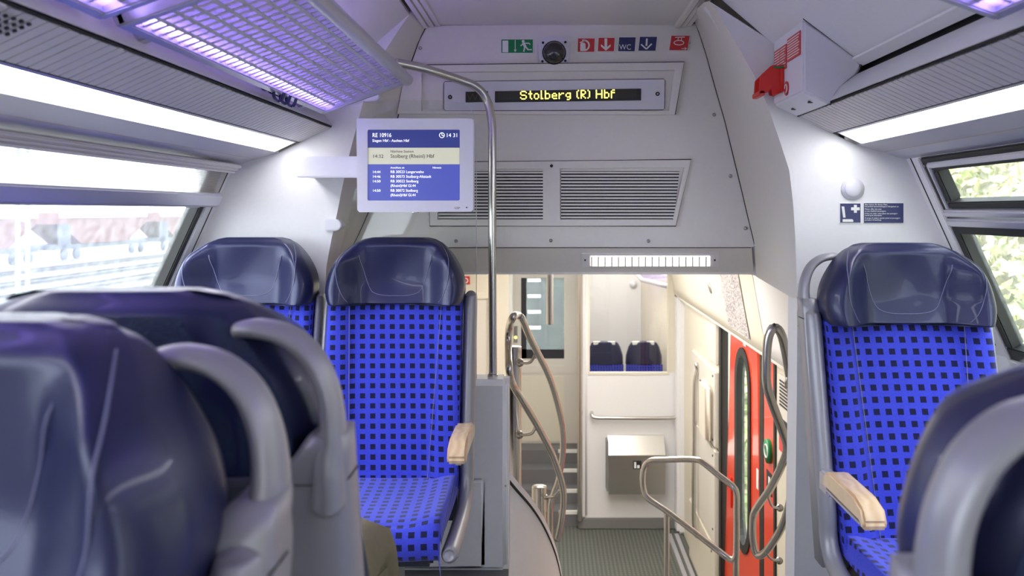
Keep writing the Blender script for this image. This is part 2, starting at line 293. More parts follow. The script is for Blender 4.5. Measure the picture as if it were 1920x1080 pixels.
for s, nm, ye in ((-1, 'left', YL), (1, 'right', YR)):
    w = struct(box('wall_'+nm, (s*1.40 if s > 0 else -1.44, Y0, -.06), (1.44 if s > 0 else -1.40, ye, .85), M['white']), nm+' white side wall with sloping window band of the upper deck')
    ys = sorted(WIN[s]); edges = [Y0]+[v for p in ys for v in p]+[ye]
    for i in range(0, len(edges), 2): sbox('pillar', s, 0, 1.0, edges[i], edges[i+1], -.05, 0, M['white'], w)
    for y0, y1 in ys: sbox('head_panel', s, .955, 1.0, y0, y1, -.05, 0, M['trim'], w)
    # pillar seam beside the end panel
    sbox('pillar_seam', s, .05, 1.0, ye-.035, ye-.030, 0, .0015, M['seam'], w)
    # outer roof, unseen, added against sky light leaking through panel gaps
    strip('roof_shell', [(s*1.17, 1.505), (s*1.20, 1.72), (s*.75, 2.15), (0, 2.2)], Y0, 3.3, M['trim'], w, th=.03)
    # side ceiling, gap, cove
    cs = struct(strip('ceiling_side_'+nm, [(s*.50, 2.0), (s*.68, 1.845), (s*.845, 1.722)], Y0, ye, M['ceil'] if s < 0 else M['white'], th=.01), 'sloping '+nm+' side ceiling above the luggage rack')
    strip('ceiling_lip', [(s*.835, 1.716), (s*.865, 1.70)], Y0, ye, M['white'], cs, th=.006)
    strip('shadow_gap', [(s*.86, 1.735), (s*.90, 1.70)], Y0, ye, M['seam'], cs, th=.01)
    strip('cove', [(s*.895, 1.688), (s*.85, 1.672), (s*.80, 1.635), (s*.776, 1.600)], Y0, ye, M['white'], cs, th=.006, smooth=True)
    strip('cove_edge', [(s*.776, 1.600), (s*.780, 1.596)], Y0, ye, M['seam'], cs, th=.003)
    # ribbed panel with real grooves
    rows = []; y = Y0; step = .030; a = Vector((s*.781, 0, 1.594)); b = Vector((s*.889, 0, 1.544)); nrm = Vector((-s*.42, 0, -.907))
    while y < ye-.02:
        for dy, g in ((0, 0), (step-.004, 0), (step-.004, .0045), (step, .0045)):
            q = Vector((0, min(y+dy, ye), 0)); rows.append([a+q-nrm*g, b+q-nrm*g])
        y += step
    rows.append([a+Vector((0, ye, 0)), b+Vector((0, ye, 0))])
    loft('ribbed_panel', rows, M['rib'], cs, smooth=False)
    strip('panel_gap', [(s*.887, 1.546), (s*.894, 1.542)], Y0, ye, M['seam'], cs, th=.004)
    strip('lower_trim', [(s*.965, 1.507), (s*1.045, 1.484)], Y0, ye, M['trim'], cs, th=.006)
    strip('seal', [(s*1.045, 1.486), (s*1.052, 1.484)], Y0, ye, M['gold'], cs, th=.004)
    strip('seal_gap', [(s*1.043, 1.488), (s*1.047, 1.487)], Y0, ye, M['seam'], cs, th=.002)
    strip('window_head', [(s*1.052, 1.484), (s*1.095, 1.468), (s*1.125, 1.462)], Y0, ye, M['alu'], cs, th=.03)
    strip('light_backing', [(s*.88, 1.57), (s*1.13, 1.51)], Y0, ye, M['seam'], cs, th=.01)
    # light
    L = thing('ceiling_light', 'long glowing white light strip along the '+('left window wall, below the violet rack' if s < 0 else 'right window wall, ending below the emergency brake box'), 'light', (s*.93, 0, 1.52))
    ye2 = ye-.05
    strip('diffuser', [(s*.897, 1.539), (s*.962, 1.508)], Y0+.1, ye2, M['light'], L, th=.006)
    strip('light_frame', [(s*.893, 1.542), (s*.897, 1.538)], Y0+.1, ye2+.01, M['alu'], L, th=.006)
    strip('end_cap', [(s*.893, 1.541), (s*.965, 1.507)], ye2, ye2+.012, M['alu'], L, th=.006)
# ---------------------------------------------------------------- windows
def window(n, s, y0, y1, hopper, label):
    w = struct(sbox('window_%d' % n, s, 0.0, .955, y0, y1, -.030, -.026, M['glass']), label)
    for a, b, c, d in ((0, .06, y0, y1), (.915, .955, y0, y1), (.06, .915, y0, y0+.035), (.06, .915, y1-.035, y1)):
        sbox('rubber_seal', s, a, b, c, d, -.04, .004, M['rubber'], w, bevel=.004)
    for a, b, c, d in ((-.03, 0, y0, y1+.012), (0, .955, y1, y1+.012), (0, .955, y0-.012, y0)):
        sbox('inner_trim', s, a, b, c, d, -.01, .010, M['white'], w, bevel=.003)
    if hopper:
        for a, b in ((.640, .676), (.685, .715)):
            sbox('transom_bar', s, a, b, y0+.02, y1-.02, -.03, .022, M['alu'], w, bevel=.006)
        sbox('transom_rubber', s, .60, .645, y0+.02, y1-.02, -.04, .006, M['rubber'], w)
        hf = [(.715, .745, y0+.05, y1-.05), (.89, .915, y0+.05, y1-.05), (.745, .89, y1-.075, y1-.05), (.745, .89, y0+.05, y0+.075)]
        for a, b, c, d in hf: sbox('hopper_rubber', s, a, b, c, d, -.03, .007, M['rubber'], w, bevel=.004)
        for a, b, c, d in ((.715, .925, y1-.05, y1-.035), (.905, .93, y0+.05, y1-.04)): sbox('hopper_frame', s, a, b, c, d, -.03, .012, M['alu'], w, bevel=.003)
    return w
window(1, -1, .85, 2.84, False, 'left window onto the rail yard, half covered by a blind')
window(2, 1, .55, 2.50, True, 'right window with metal transom, leafy bank outside')
window(3, -1, -1.6, .40, False, 'left window beside the viewer'); window(4, 1, -1.9, .10, True, 'right window beside the viewer')
# left blind
bl = thing('roller_blind', 'half drawn grey roller blind with lavender bottom bar on the left window', 'blind', S(-1, .9, 1.9, .03))
fb = sbox('blind_fabric', -1, .80, .945, .75, 2.865, .018, .019, M['blind'], bl)
sbox('bottom_bar', -1, .748, .812, .75, 2.885, .012, .034, M['alu'], bl, bevel=.005); sbox('bar_lip', -1, .738, .748, .75, 2.88, .014, .026, M['trim'], bl, bevel=.002)
for k in range(3): sbox('housing_rib', -1, .925+k*.018, .940+k*.018, .75, 2.90, .014+.006*k, .032+.006*k, M['rib'], bl, bevel=.003)
# hopper frame behind the left blind
for a, b, c, d in ((.72, .955, 2.70, 2.84), (.925, .955, .9, 2.72), (.735, .77, .9, 2.70)): sbox('hopper_frame', -1, a, b, c, d, -.02, .008, M['creamgrey'], bpy.data.objects['window_1'], bevel=.006)
# right window catch
wc = thing('window_catch', 'grey plastic catch with round lock at top of the right window', 'catch', P(1832, 292, 2.35))
pr = [(1797, 287), (1800, 296), (1812, 302), (1832, 305), (1850, 301), (1862, 292), (1868, 286), (1866, 277), (1810, 283)]
prism('catch_body', [P(x, y, 2.35) for x, y in pr], (.02, .03, 0), M['alu'], wc, bevel=.004)
cyl('lock', P(1804, 294, 2.345), P(1804, 294, 2.36), .006, M['rubber'], wc)
# ---------------------------------------------------------------- end panels, arch, bulkhead
REDGE = [(1330, 2), (1347, 23), (1367, 60), (1390, 98), (1413, 140), (1440, 200), (1463, 267), (1480, 320), (1487, 380), (1491, 443), (1495, 560), (1494, 750), (1490, 1020), (1488, 1175)]
RB = [(1290, 32), (1305, 45), (1314, 70), (1325, 105), (1340, 160), (1360, 230), (1378, 305), (1392, 362), (1402, 405), (1415, 458)]
re = [P(x, y, YR) for x, y in REDGE]; re[-1].z = 0
wl = lambda s, Y: [Vector((s*x, Y, z)) for x, z in ((1.40, 0), (1.40, .85), (1.11, 1.49), (.965, 1.507), (.889, 1.544), (.78, 1.595), (.86, 1.70), (.845, 1.722), (.68, 1.845))]
er = struct(prism('wall_end_right', re+wl(1, YR), (0, .10, 0), M['white']), 'white end panel behind the right blue seat, with call button')
le = [P(x, y, YL) for x, y in ((780, 12), (757, 42), (735, 75), (716, 105), (700, 135), (690, 165), (680, 195), (668, 240), (655, 290), (643, 345), (632, 400), (621, 450), (612, 500), (606, 600))]
le.append(Vector((-.82, YL, 0)))
el = struct(prism('wall_end_left', le+wl(-1, YL), (0, .10, 0), M['white']), 'white end panel behind the left pair of blue seats')
# arch reveals
def resamp(pts, n):
    pts = [Vector(p) for p in pts]; L = [0]
    for a, b in zip(pts, pts[1:]): L.append(L[-1]+(b-a).length)
    out = []
    for i in range(n):
        t = L[-1]*i/(n-1); k = 0
        while k < len(L)-2 and L[k+1] < t: k += 1
        out.append(pts[k].lerp(pts[k+1], (t-L[k])/max(1e-6, L[k+1]-L[k])))
    return out
fr = resamp(re[:11], 30); bk = resamp([P(x, y, YB) for x, y in RB]+[Vector((.785, YB, 1.05))], 30)
mid = [a.lerp(b, .06)+Vector((-.012, 0, 0)) for a, b in zip(fr, bk)]
ar = struct(loft('trim_1', [fr, mid, bk], M['creamgrey']), 'cream curved arch reveal on the right of the bulkhead')
box('stair_cheek', (.768, YR, -2.0), (1.40, YR+.02, .02), M['white'], ar)
fl = resamp(le[:14], 30); lb = [(808, 36), (800, 48), (786, 75), (770, 120), (758, 170), (746, 220), (727, 290), (708, 350), (690, 400), (672, 440), (640, 500)]
bkl = resamp([P(x, y, YB) for x, y in lb], 30); midl = [a.lerp(b, .2)+Vector((.01, 0, 0)) for a, b in zip(fl, bkl)]
struct(loft('trim_2', [fl, midl, bkl], M['creamgrey']), 'cream curved arch reveal on the left of the bulkhead')
# bulkhead
bh_pts = [P(x, y, YB) for x, y in lb[1:]]+[P(640, 463, YB), P(1415, 463, YB)]+[P(x, y, YB) for x, y in reversed(RB[1:])]
bh = struct(prism('wall_end_bulkhead', [p for p in [P(x, y, YB) for x, y in lb[1:-1]]]+[P(655, 463, YB), P(1416, 463, YB)]+[P(x, y, YB) for x, y in reversed(RB[1:])], (0, .06, 0), M['panel']), 'grey white bulkhead over the stairs with signs, display and vents')
prism('upper_fill', [Vector((x, YB+.10, z)) for x, z in ((-1.31, 1.05), (1.31, 1.05), (1.11, 1.49), (1.16, 1.70), (.74, 2.14), (0, 2.2), (-.74, 2.14), (-1.16, 1.70), (-1.11, 1.49))], (0, .04, 0), M['panel'], bh)
for q in (-1, 1): loft('side_light_stop', [[Vector((q*x, y, z)) for x, z in ((1.47, -2.1), (1.46, .84), (1.168, 1.505), (1.20, 1.72), (.75, 2.17), (0, 2.22))] for y in ((2.53 if q > 0 else 2.87), 3.42)], M['panel'], bh, smooth=False)  # unseen sheets added to keep sky light from leaking behind the end panels
eg = [P(x, y, YB-.002) for x, y in RB[1:]]
tube('edge_gap', eg, .0022, M['seam'], bh, smoothpath=False, res=6); tube('edge_gap', [P(x, y, YB-.002) for x, y in lb[1:]], .0022, M['seam'], bh, smoothpath=False, res=6)
tube('edge_gap', [P(800, 48, YB-.002), P(930, 31, YB-.002), P(1120, 29, YB-.002), P(1305, 43, YB-.002)], .0025, M['seam'], bh, res=6)
for x, y in ((788, 90), (1291, 80), (1339, 215), (1370, 330), (1034, 311), (1398, 428), (1033, 451), (855, 452), (1216, 452), (846, 181)): cyl('screw', P(x, y, YB-.004), P(x, y, YB+.005), .007, M['chrome'], bh, res=10)
# fascia below the bulkhead
za = P(0, 463, YB).z; zb = EYE-(510-CY)*3.24/F
fs = struct(mk('trim_3', [(-1.3, YB+.003, za), (.77, YB+.003, za), (.80, 3.24, zb), (-1.3, 3.24, zb), (-1.3, YB+.06, za+.02), (.77, YB+.06, za+.02), (.80, 3.29, zb), (-1.3, 3.29, zb)], HEX, M['panel']), 'slanting pale fascia with lamp above the stair opening')
box('fascia_gap', (-1.0, YB-.002, za-.004), (.765, YB+.001, za-.002), M['seam'], fs)
def FA(px, py):    # point on the fascia plane
    k = (zb-za)/(3.24-YB); dy = -(py-CY)/F   # z = EYE+dy*Y ; z = za+k*(Y-YB)
    Y = (za-k*YB-EYE)/(dy-k); return P(px, py, Y)
def faq(name, x0, y0, x1, y1, m, parent, off=.003, th=.006):
    n = Vector((0, -(za-zb), -(3.24-YB))).normalized()
    pts = [FA(x0, y0), FA(x1, y0), FA(x1, y1), FA(x0, y1)]
    return prism(name, [p+n*off for p in pts], -n*th, m, parent)
lamp = thing('stair_lamp', 'warm fluorescent lamp with louvre set in the slanting fascia over the stairs', 'lamp', FA(1218, 487))
faq('lamp_frame', 1090, 475, 1348, 500, M['white'], lamp, .003, .006)
faq('lamp_tube', 1107, 479, 1331, 497, M['tubel'], lamp, .006, .004)
for k in range(18): faq('louvre', 1108+k*12.6, 479, 1110.2+k*12.6, 497, M['white'], lamp, .010, .004)
for x in (1097, 1340): faq('screw', x-1.5, 485, x+1.5, 488, M['ink'], lamp, .004, .003)
# wedge on the right of the fascia
wk = struct(prism('trim_4', [P(1415, 456, YB-.02), P(1448, 515, 3.0), P(1417, 517, 3.3), P(1392, 512, 3.4)], (.03, .0, .03), M['white']), 'small white wedge panel between fascia and arch')
# ---------------------------------------------------------------- bulkhead fittings
def sign(name, label, x0, y0, x1, y1, m, icons, skew=0, Y=YB-.006, border=True):
    t = thing(name, label, 'sign', P((x0+x1)/2, y1, Y), group='signs along the top of the bulkhead')
    pl = [(x0, y1), (x1, y1), (x1+skew, y0), (x0+skew, y0)]
    e = 1.2
    pxpoly('border', [(x0-e, y1+e), (x1+e, y1+e), (x1+skew+e, y0-e), (x0+skew-e, y0-e)], Y, .005, M['wht'], t)
    pxpoly('plate', pl, Y-.001, .005, m, t)
    for nm, pts in icons: pxpoly(nm, pts, Y-.002, .003, M['wht'], t)
    return t
def line(x0, y0, x1, y1, w):
    dx, dy = x1-x0, y1-y0; l = math.hypot(dx, dy); nx, ny = -dy/l*w/2, dx/l*w/2
    return [(x0+nx, y0+ny), (x1+nx, y1+ny), (x1-nx, y1-ny), (x0-nx, y0-ny)]
def ringpx(cx, cy, rx, ry, w, a0=0, a1=360, n=18):
    o = []; i = []
    for k in range(n+1):
        a = math.radians(a0+(a1-a0)*k/n); o.append((cx+rx*math.cos(a), cy+ry*math.sin(a))); i.append((cx+(rx-w)*math.cos(a), cy+(ry-w)*math.sin(a)))
    return o+i[::-1]
circ = lambda cx, cy, r, n=14: [(cx+r*math.cos(2*math.pi*k/n), cy+r*math.sin(2*math.pi*k/n)) for k in range(n)]
sign('exit_sign', 'green emergency exit sign with running figure left of the camera dome', 940, 74, 999, 99, M['green'],
     [('door_icon', [(942, 98), (953, 98), (953, 76), (942, 76)]), ('arrow', line(966, 75, 966, 95, 1.2)), ('arrow_head', [(963.5, 93), (968.5, 93), (966, 98)]), ('head', circ(981, 77.5, 2.8)),
      ('torso', line(981, 80, 985, 88, 5)), ('arm', line(982, 81, 992, 81, 2)), ('arm', line(992, 81, 994, 83.5, 2)), ('arm', line(981, 82, 976, 86, 2)), ('leg', line(985, 87, 990, 93, 2.6)), ('leg', line(989, 93, 997, 93, 2.2)), ('leg', line(984, 87, 982, 97, 2.6))])
sign('extinguisher_sign', 'red sign with white fire extinguisher right of the camera dome', 1083, 72, 1114, 97, M['dred'],
     [('bottle', [(1088, 95.5), (1098, 95.5), (1098, 83), (1096, 80), (1090, 80), (1088, 83)]), ('hose', ringpx(1095, 85, 11, 11, 3, -110, 75)), ('lever', line(1087, 80, 1097, 76, 1.8))], 1)
bpy.data.objects['extinguisher_sign']
sign('arrow_sign', 'red sign with thick white down arrow beside the extinguisher sign', 1121, 71, 1151, 96, M['dred'], [('shaft', line(1136, 72, 1136, 90, 5)), ('arrow_head', [(1127, 83), (1127, 87), (1136, 95), (1145, 87), (1145, 83), (1136, 90)])], 1.5)
t = sign('toilet_sign', 'navy sign reading WC between red and navy arrows', 1159, 70, 1190, 96, M['navy'], [], 2)
text('lettering', 'WC', 1161, 93, 10, YB-.009, M['wht'], t, wpx=22)
sign('arrow_sign', 'navy sign with slim white down arrow next to the WC sign', 1197, 69, 1229, 95, M['navy'], [('shaft', line(1213, 72, 1212, 86, 3.4)), ('arrow_head', line(1202, 83, 1212, 92, 2.6)), ('arrow_head', line(1212, 92, 1222, 82, 2.6))], 3)
sign('brake_sign', 'red emergency brake pictogram sign near the right edge of the bulkhead', 1255, 67, 1289, 94, M['dred'],
     [('handle', ringpx(1273, 80, 10, 5, 1.6)), ('bar', line(1266, 70, 1284, 69.5, 1.6)), ('pin', line(1272, 70, 1271, 76, 1.5)), ('pin', line(1278, 70, 1278, 76, 1.5)), ('arrow', line(1278, 91, 1286, 91, 1.6)), ('arrow_head', [(1284, 88), (1288.5, 91), (1284, 94)])], 4)
cd = thing('camera_dome', 'round smoked camera dome on white square base between the signs', 'camera', P(1039, 95, YB))
bp_ = [P(1039+29*math.copysign(abs(math.cos(a))**.55, math.cos(a)), 95+27*math.copysign(abs(math.sin(a))**.55, math.sin(a)), YB-.022) for a in [k*2*math.pi/32 for k in range(32)]]
prism('base', bp_, (0, .021, 0), M['bezel'], cd, bevel=.004)
c0 = P(1039, 99, YB-.022); cyl('dome_ring', c0+Vector((0, .005, 0)), c0+Vector((0, -.003, 0)), .045, M['ink'], cd, res=28); dome('dome', c0+Vector((0, -.003, 0)), (0, -1, -.15), .042, .035, M['dome'], cd)
for x, y in ((1018, 80), (1060, 79), (1017, 115), (1060, 114)): cyl('screw', P(x, y, YB-.026), P(x, y, YB-.02), .005, M['ink'], cd, res=8)
# destination display
dd = thing('destination_display', 'recessed amber destination display reading Stolberg on the bulkhead', 'display', P(1040, 215, YB))
Yd = YB-.004
def framepx(name, o, i, Y, d, m, parent):
    vs = [P(x, y, Y) for x, y in o]+[P(x, y, Y+.0) for x, y in i]+[P(x, y, Y)+Vector((0, d, 0)) for x, y in o]+[P(x, y, Y)+Vector((0, d, 0)) for x, y in i]
    n = len(o); f = []
    for k in range(n):
        q = (k+1) % n; f += [(k, q, n+q, n+k), (2*n+k, 3*n+k, 3*n+q, 2*n+q), (k, 2*n+k, 2*n+q, q), (n+k, n+q, 3*n+q, 3*n+k)]
    return mk(name, vs, f, m, parent)
framepx('outer_frame', [(762, 122), (1283, 116), (1266, 215), (745, 213)], [(790, 135), (1265, 131), (1254, 208), (790, 208)], YB-.022, .022, M['panel'], dd)
tube('frame_gap', [P(762, 122, YB-.023), P(1283, 116, YB-.023), P(1266, 215, YB-.023)], .0014, M['seam'], dd, smoothpath=False, res=6)
pxpoly('display_plate', [(834, 153), (1244, 148), (1247, 151), (1246, 203), (1243, 206), (836, 208), (832, 204), (832, 157)], Yd-.004, .005, M['bezel'], dd)
tube('plate_gap', [P(x, y, Yd-.004) for x, y in [(834, 153), (1244, 148), (1247, 151), (1246, 203), (1243, 206), (836, 208), (832, 204), (832, 157)]], .0012, M['seam'], dd, smoothpath=False, closed=True, res=6)
for x, y in ((844, 182), (1233, 176)):
    cyl('screw', P(x, y, Yd-.008), P(x, y, Yd-.002), .008, M['ink'], dd, res=12); cyl('screw', P(x, y, Yd-.010), P(x, y, Yd-.006), .004, M['chrome'], dd, res=8)
pxpoly('matrix_window', [(928, 171), (1202, 166), (1202, 188), (928, 192)], Yd-.008, .004, M['lcd'], dd)
pxpoly('toilet_window', [(873, 172), (915, 171), (915, 191), (873, 192)], Yd-.008, .004, M['lcd'], dd)
text('toilet_lettering', 'WC', 875, 189, 14, Yd-.0085, M['dotoff'], dd, wpx=36)
FONT = {'S': ["01110", "10001", "10000", "01110", "00001", "10001", "01110"], 't': ["010", "010", "111", "010", "010", "010", "001"], 'o': ["0000", "0000", "0110", "1001", "1001", "1001", "0110"], 'l': ["10", "10", "10", "10", "10", "10", "11"],
        'b': ["1000", "1000", "1110", "1001", "1001", "1001", "1110"], 'e': ["0000", "0000", "0110", "1001", "1111", "1000", "0111"], 'r': ["0000", "0000", "1011", "1100", "1000", "1000", "1000"], 'g': ["0000", "0000", "0111", "1001", "1001", "0111", "0001", "0110"],
        '(': ["01", "10", "10", "10", "10", "10", "01"], ')': ["10", "01", "01", "01", "01", "01", "10"], 'R': ["1110", "1001", "1001", "1110", "1100", "1010", "1001"], 'H': ["10001", "10001", "10001", "11111", "10001", "10001", "10001"], 'f': ["011", "100", "111", "100", "100", "100", "100"], ' ': ["00"]*7}
cells = []; cxx = 0
for ch in 'Stolberg (R) Hbf':
    g = FONT[ch]
    for r, row in enumerate(g):
        for q, v in enumerate(row):
            if v == '1': cells.append((cxx+q, r))
    cxx += len(g[0])+1
ncol = cxx-1; pit = 178.0/ncol
def dotmesh(name, lst, m, r, dY):
    vs = []; f = []
    for c, rr in lst:
        x = 975+(c+.5)*pit; y = 170.3+(rr+.5)*2.35-(x-975)*.015
        b = len(vs); vs += [P(x+r*math.cos(a), y+r*math.sin(a), Yd-.0085-dY) for a in [k*math.pi/3 for k in range(6)]]; f.append(tuple(range(b, b+6)))
    return mk(name, vs, f, m, dd)
dotmesh('lit_dots', cells, M['dots'], 1.25, .0006)['kind'] = 'stuff'
allc = [(c, r) for c in range(-16, ncol+16) for r in range(0, 7) if (c, r) not in set(cells)]
allc = [(c, r) for c, r in allc if 929 < 975+(c+.5)*pit < 1200]
dotmesh('unlit_dots', allc, M['dotoff'], .8, .0003)['kind'] = 'stuff'
# vents
vt = thing('air_vent', 'wide double air vent with horizontal louvres in the bulkhead', 'vent', P(1040, 424, YB))
framepx('vent_frame', [(800, 304), (1296, 299), (1267, 424), (806, 424)], [(818, 318), (1283, 314), (1262, 412), (820, 412)], YB-.012, .012, M['panel'], vt)
tube('frame_gap', [P(800, 304, YB-.0125), P(1296, 299, YB-.0125), P(1267, 424, YB-.0125), P(806, 424, YB-.0125)], .0018, M['seam'], vt, smoothpath=False, closed=True, res=6)
pxbox('middle_bar', 1018, 314, 1050, 414, YB-.010, .010, M['panel'], vt)
cyl('screw', P(1034, 311, YB-.014), P(1034, 311, YB-.008), .006, M['ink'], vt, res=10)
for x0, x1, x2 in ((822, 1018, 1018), (1052, 1274, 1264)):
    pxpoly('vent_recess', [(x0, 321), (x1, 321), (x2, 411), (x0, 411)], YB-.002, .002, M['ink'], vt)
    for k in range(15):
        yy = 322+k*6; xe = x1+(x2-x1)*k/15
        pxpoly('louvre', [(x0, yy+3.2), (xe, yy+3.2), (xe, yy), (x0, yy)], YB-.010, .006, M['panel'], vt)
# ---------------------------------------------------------------- screen on its arm
Ym = 2.70
mn = thing('passenger_screen', 'white framed passenger information screen on a bracket beside the glass', 'screen', P(778, 398, Ym))
framepx('bezel', [(668, 225), (672, 222), (884, 222), (888, 226), (887, 393), (883, 397), (674, 398), (670, 394)], [(689, 246), (690, 243), (861, 243), (862, 245), (862, 374), (860, 376), (690, 376), (689, 374)], Ym-.006, .05, M['bezel'], mn)
pxbox('housing', 669, 223, 887, 397, Ym+.006, .06, M['bezel'], mn, bevel=.006)
pxbox('screen_header', 689, 243, 862, 277, Ym, .004, M['s_head'], mn); pxbox('screen_next_stop', 691, 277, 861, 308, Ym-.0005, .004, M['s_next'], mn); pxbox('screen_list', 689, 308, 862, 376, Ym, .004, M['s_body'], mn)
for s_, x, y, h, w, m in (('RE 10916', 698, 257, 7.6, 35, 's_txt'), ('Siegen Hbf - Aachen Hbf', 698, 266, 5, 69, 's_txt'), ('14 31', 836, 257, 7.2, 19, 's_txt'), ('Nächste Station', 732, 286, 4.6, 43, 'ink'), ('14:32', 698, 296, 6.4, 19, 'ink'), ('Stolberg (Rheinl) Hbf', 732, 296, 7, 82, 'ink'),
                          ('Anschluss an', 732, 316, 3.6, 26, 's_txt'), ('Hinweis', 811, 316, 3.6, 16, 's_txt'), ('14:44', 698, 324.5, 4.6, 14, 's_txt'), ('RB 30523 Langerwehe', 732, 324.5, 5, 62, 's_txt'), ('14:46', 698, 333.3, 4.6, 14, 's_txt'), ('RB 30573 Stolberg-Altstadt', 732, 333.3, 5, 76, 's_txt'),
                          ('14:50', 698, 342, 4.6, 14, 's_txt'), ('RB 30022 Stolberg', 732, 342, 5, 52, 's_txt'), ('(Rheinl)Hbf Gl.44', 732, 350.5, 5, 47, 's_txt'), ('14:50', 698, 359.5, 4.6, 14, 's_txt'), ('RB 30072 Stolberg', 732, 359.5, 5, 51, 's_txt'), ('(Rheinl)Hbf Gl.44', 732, 368, 5, 47, 's_txt')):
    text('lettering', s_, x, y, h, Ym-.0012, M[m], mn, wpx=w)
pxpoly('clock_icon', ringpx(828.5, 253.5, 5.2, 5.2, 1.1, 0, 358), Ym-.001, .001, M['s_txt'], mn); pxpoly('clock_hand', line(828.5, 254, 828.5, 249.8, 1), Ym-.001, .001, M['s_txt'], mn); pxpoly('clock_hand', line(828.5, 253.7, 832, 254.5, 1), Ym-.001, .001, M['s_txt'], mn)
text('maker_mark', 'GSP', 852, 392, 4, Ym-.0065, M['ink'], mn, wpx=10); cyl('sensor', P(875, 389, Ym-.007), P(875, 389, Ym-.003), .0024, M['ink'], mn, res=10)
a = P(555, 333, Ym+.03); b = P(680, 293, Ym+.03); box('bracket_arm', (a.x, Ym+.03, a.z), (b.x, Ym+.055, b.z), M['bezel'], mn, bevel=.004); box('bracket_foot', (a.x, Ym+.05, a.z+.005), (a.x+.06, YL, b.z-.005), M['bezel'], mn)
cyl('catch', P(778, 399, Ym+.02), P(778, 396, Ym+.02), .012, M['chrome'], mn)
# ---------------------------------------------------------------- glass partition, pole, low wall
lw = struct(box('wall_partition', (-1.30, 2.97, 0), (-.148, 3.10, .69), M['white'], bevel=.02, seg=3), 'low white partition wall between seats and stairs')
box('cover_plate', (-.62, 2.95, .02), (-.232, 2.972, .34), M['white'], lw, bevel=.015); cyl('screw', P(948, 911, 2.968), P(948, 911, 2.975), .004, M['chrome'], lw, res=8)
gp = thing('glass_partition', 'clear glass partition pane beside the steel pole behind the seats', 'glass', (-.52, 3.0, .69))
gpts = [(-.80, .69), (-.265, .69), (-.265, 1.60), (-.275, 1.655), (-.31, 1.69), (-.36, 1.70), (-.69, 1.70), (-.75, 1.5)]
prism('pane', [Vector((x, 3.0, z)) for x, z in gpts], (0, .008, 0), M['clear'], gp)
tube('pane_edge', [Vector((x, 3.004, z)) for x, z in gpts[1:6]], .0012, M['bezel'], gp, smoothpath=False, res=6)
for x, y, w_, h_ in ((609, 422, 31, 22), (681, 181, 30, 18)):
    q = [(x, y-h_/2), (x+w_*.62, y-h_/2)]+[(x+w_*.62+w_*.38*math.sin(a), y-h_/2*math.cos(a)) for a in [k*math.pi/8 for k in range(1, 8)]]+[(x+w_*.62, y+h_/2), (x, y+h_/2)]
    o = pxpoly('glass_clip', q, 2.935, .07, M['bezel'], gp, bevel=.003)
pl = thing('grab_pole', 'tall bent steel grab pole in front of the vents', 'pole', (-.21, 3.05, .69))
tube('pole_tube', [P(742, 117, 2.86), P(800, 130, 2.92), P(860, 149, 3.0), P(893, 163, 3.03), P(912, 186, 3.05), P(921, 222, 3.05), P(923, 270, 3.05), P(923, 400, 3.05), P(923.5, 560, 3.05), P(924, 708, 3.05)], .0155, M['steel'], pl, res=16, k=8)
cyl('floor_collar', P(924, 709, 3.05), P(924, 702, 3.05), .019, M['steel'], pl)
# ---------------------------------------------------------------- luggage racks
def rack(s, y0, y1, label):
    t = thing('luggage_rack', label, 'luggage rack', (s*.62, (y0+y1)/2, 1.64), group='luggage racks')
    A = Vector((s*.754, 0, 1.637)); B = Vector((s*.475, 0, 1.736)); d = (B-A); dn = d.normalized(); n = Vector((-dn.z*s*-1, 0, abs(dn.x)))
    n = Vector((-dn.z, 0, dn.x)); n = n if n.z > 0 else -n
    def slab(name, f0, f1, ya, yb, o0, o1, m, bevel=0):
        vs = []
        for o in (o0, o1):
            for f, y in ((f0, ya), (f1, ya), (f1, yb), (f0, yb)): vs.append(A+d*f+n*o+Vector((0, y, 0)))
        return mk(name, vs, HEX, m, t, bevel=bevel)
    slab('tray', .03, .97, y0+.02, y1-.02, 0, .004, M['acryl'])
    tube('front_rail', [A+d*1.0+Vector((0, y, 0)) for y in (y0, y0+.01, y1-.01, y1)], .020, M['alu'], t, smoothpath=False, res=14)
    slab('rear_rail', -.04, .03, y0, y1, -.012, .034, M['alu'], .003)
    slab('end_bar', -.02, 1.0, y1-.022, y1, -.014, .012, M['alu'], .003); slab('end_bar', -.02, 1.0, y0, y0+.022, -.014, .012, M['alu'], .003)
    nb = 8; first = None
    for k in range(1, nb):
        f = .03+.94*k/nb; o = slab('slat', f-.014, f+.014, y0+.02, y1-.02, -.003, -.0005, M['trim'])
    yy = y0+.03; first = None; ref = 0
    while yy < y1-.03:
        if first is None: first = slab('cross_bar', .03, .97, yy, yy+.009, -.002, -.0006, M['trim']); ref = yy
        else: dupe(first, t, first.location+Vector((0, yy-ref, 0)))
        yy += .036
    slab('light_strip', .032, .045, y0+.03, y1-.03, .018, .028, M['led'])
    for y in (y0+.15, y1-.15): slab('support_arm', -.36, .0, y-.015, y+.015, .0, .02, M['alu'], .003)
    return t
rack(-1, 1.45, 2.76, 'left luggage rack with violet lit tray above the blind window'); rack(-1, -.1, 1.40, 'left luggage rack section joined before the violet tray'); rack(1, -.1, 1.40, 'right luggage rack ending short of the emergency brake box')
for k in range(3):
    y = 2.26+k*.055; hk = thing('coat_hook', 'navy coat hook under the rear edge of the left rack', 'hook', (-.765, y, 1.62), group='coat hooks below the left rack')
    tube('hook_arm', [(-.775, y, 1.645), (-.755, y, 1.640), (-.752, y, 1.610), (-.735, y, 1.600), (-.725, y, 1.622)], .0045, M['hook'], hk, res=8); box('hook_plate', (-.785, y-.012, 1.628), (-.772, y+.012, 1.662), M['hook'], hk, bevel=.003)
